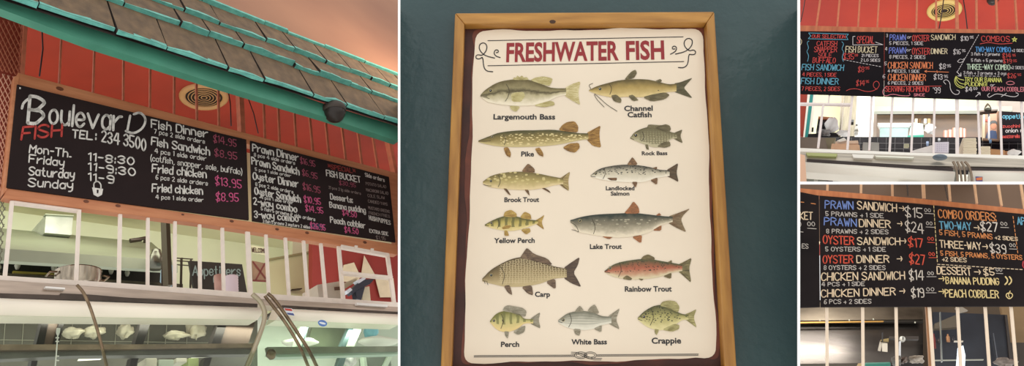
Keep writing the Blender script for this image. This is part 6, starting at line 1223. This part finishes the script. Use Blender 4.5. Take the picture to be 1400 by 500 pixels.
tag(MB().pris(F, [(1278, 442), (1307, 430), (1309, 447), (1278, 449)], 1.7, .05).build('grey_shelf', F, mat('grey_brown_shelf', (92, 82, 68), .5)), 'grey-brown slanted shelf right of the thick upright', 'shelf')
for x0, y0, x1, y1, c2, lb in ((1276, 453, 1280, 476, (112, 34, 28), 'dark red bottle beside the thick upright'), (1281, 462, 1288, 468, (50, 44, 42), 'small dark canister on the shelf line'), (1294, 455, 1299, 467, (168, 120, 82), 'orange-brown bottle behind glass'), (1301, 458, 1306, 468, (40, 38, 44), 'dark canister right of the orange-brown bottle')):
    w_ = (x1-x0)/2*F.mpp(x0, y0, 1.6); h_ = (y1-y0)*F.mpp(x0, y0, 1.6)
    tag(MB().lathe([(0, 0), (w_, 0), (w_, h_*.65), (w_*.45, h_*.82), (w_*.45, h_), (0, h_)], F.at((x0+x1)/2, y1, 1.6), n=16).build('bottle', F, mat('bottle_%d' % x0, c2, .35)), lb, 'bottle')
tag(MB().pris(F, [(1285, 426), (1286.2, 426), (1289, 494), (1287.4, 494)], .5, .02).build('glass_edge', F, mat('glass_edge_pale', (170, 176, 172), .15, .3)), 'thin bright glass edge standing right of the thick upright', 'glass edge')
lm = thing('glass_reflection', F, F.at(1315, 500, 1.2), 'bright bluish white reflection in the glass behind the fifth upright of the dim kitchen', 'reflection')  # reflection in the glass, built as a glowing shape
MB().pris(F, [(1310.5, 474), (1317, 472), (1320, 486), (1319, 504), (1308, 504)], 1.2, .03).build('tube', F, mat('cold_reflection', (220, 232, 240), .3, emit=(214, 232, 245), estr=.9), lm); MB().strip(F, (1305, 466), (1317, 466), 1.4, 1.2, .02).build('cap', F, mat('pale_slip', (200, 192, 178), .6), lm)
tag(MB().strip(F, (1278, 492), (1345, 491), .9, 1.3, .02).build('counter_edge', F, mat('grey_label', (160, 160, 146), .5)), 'thin pale counter edge across the dark board', 'edge strip')
tag(MB().strip(F, (1358, 455), (1364, 494), 1.4, 1.85, .02).build('grey_rod', F, mat('grey_rod', (96, 98, 104), .3, .5)), 'slim grey rod leaning against the large dark board', 'rod')
box3('white_cup_lid', [(1306, 420), (1316, 419), (1324, 424), (1312, 427)], 1.4, .03, (150, 140, 126), 'pale grey lid hanging near the top of the dark board', 'lid')
up4 = mat('cream_upright_paint', (250, 228, 202), .5, var=.03, vscale=20)  # one even cream paint for the uprights
for i, (a, b, w_) in enumerate((((1130.6, 417), (1131, 506), 4.2), ((1179.6, 417), (1180.2, 506), 4.2), ((1225.2, 417), (1226.8, 506), 4), ((1309.2, 416), (1314.2, 506), 4), ((1347, 416), (1353.4, 506), 4), ((1382.4, 415), (1390.4, 506), 4))):
    tag(MB().strip(F, a, b, w_, -.02, .012).build('window_upright', F, up4), '%s cream upright below the big prices board' % ['first', 'second', 'third', 'first one right of the thick', 'second one right of the thick', 'last'][i], 'wooden bar', 'cream uprights below the prices board')
o = thing('thick_upright', F, F.at(1275, 506, 0), 'thick cream upright with a shade-toned side below the big prices board', 'wooden bar')
MB().strip(F, (1270.6, 417), (1276.6, 506), 4.6, -.02, .012).build('face', F, up4, o); MB().strip(F, (1267.2, 417), (1272.4, 506), 3.4, -.006, .02).build('side', F, mat('shaded_side_tan', (176, 128, 88), .5), o)  # darker left side: shade put into the tan colour
area('light_kitchen', F, (F.at(1130, 440, 1.0).x, .7, F.at(1130, 405, 1.0).z), .7, 3.5, (1, .86, .62), target=(F.at(1160, 470, 2.2).x, 2.2, F.at(1160, 470, 2.2).z), sizey=.2)

def mirror_pos(F, px, py, d, yl):
    P = F.at(px, py, d); r = P-F.c; r.y = -r.y; r.normalize(); return P+r*((yl-P.y)/r.y)
mp_ = mirror_pos(F, 1112, 477, 2.2, .9)
area('light_steel_glare', F, mp_, .6, 8, (1, .98, .94), target=F.at(1112, 477, 2.2), sizey=.12)  # unseen light added to throw a glare on the steel wall
# ================================================================== partitions, world, render look
pw = mat('white_partition_paint', (252, 252, 252), .8)
def partition(name, a, b, c, d, D0, D1):
    """a thin white wall seen end-on; a,b,c,d = corner pixels of its near edge"""
    near = [CAM + ray(*p)*D0 for p in (a, b, c, d)]
    cx = sum((Vector(p) for p in (a, b, c, d)), Vector((0, 0)))/4
    push = ray(cx.x, cx.y)*(D1-D0)
    me = bpy.data.meshes.new(name); bm = bmesh.new()
    o0 = near[0].copy()
    vs = [bm.verts.new(p-o0) for p in near] + [bm.verts.new(p+push-o0) for p in near]
    for f in ((0, 1, 2, 3), (7, 6, 5, 4), (0, 4, 5, 1), (1, 5, 6, 2), (2, 6, 7, 3), (3, 7, 4, 0)): bm.faces.new([vs[i] for i in f])
    bmesh.ops.recalc_face_normals(bm, faces=bm.faces); bm.to_mesh(me); bm.free(); me.materials.append(pw)
    o = bpy.data.objects.new(name, me); C.objects.link(o); o.location = o0; o['kind'] = 'structure'
    return o
partition('wall_left', (544, -90), (547.4, -90), (547.4, 590), (544, 590), 1.5, 7.2)
partition('wall_right', (1090, -90), (1094, -90), (1094, 590), (1090, 590), 1.5, 7.2)
partition('trim_1', (1094, 248), (1460, 248), (1460, 252), (1094, 252), 1.5, 7.2)
w = bpy.data.worlds.new('world'); bpy.context.scene.world = w; w.use_nodes = True
w.node_tree.nodes['Background'].inputs['Color'].default_value = (1.0, .985, .96, 1)
w.node_tree.nodes['Background'].inputs['Strength'].default_value = 1.06
sc = bpy.context.scene
sc.view_settings.view_transform = 'Standard'; sc.view_settings.look = 'None'; sc.view_settings.exposure = 0.0; sc.view_settings.gamma = 1.0
sc.view_settings.use_curve_mapping = False
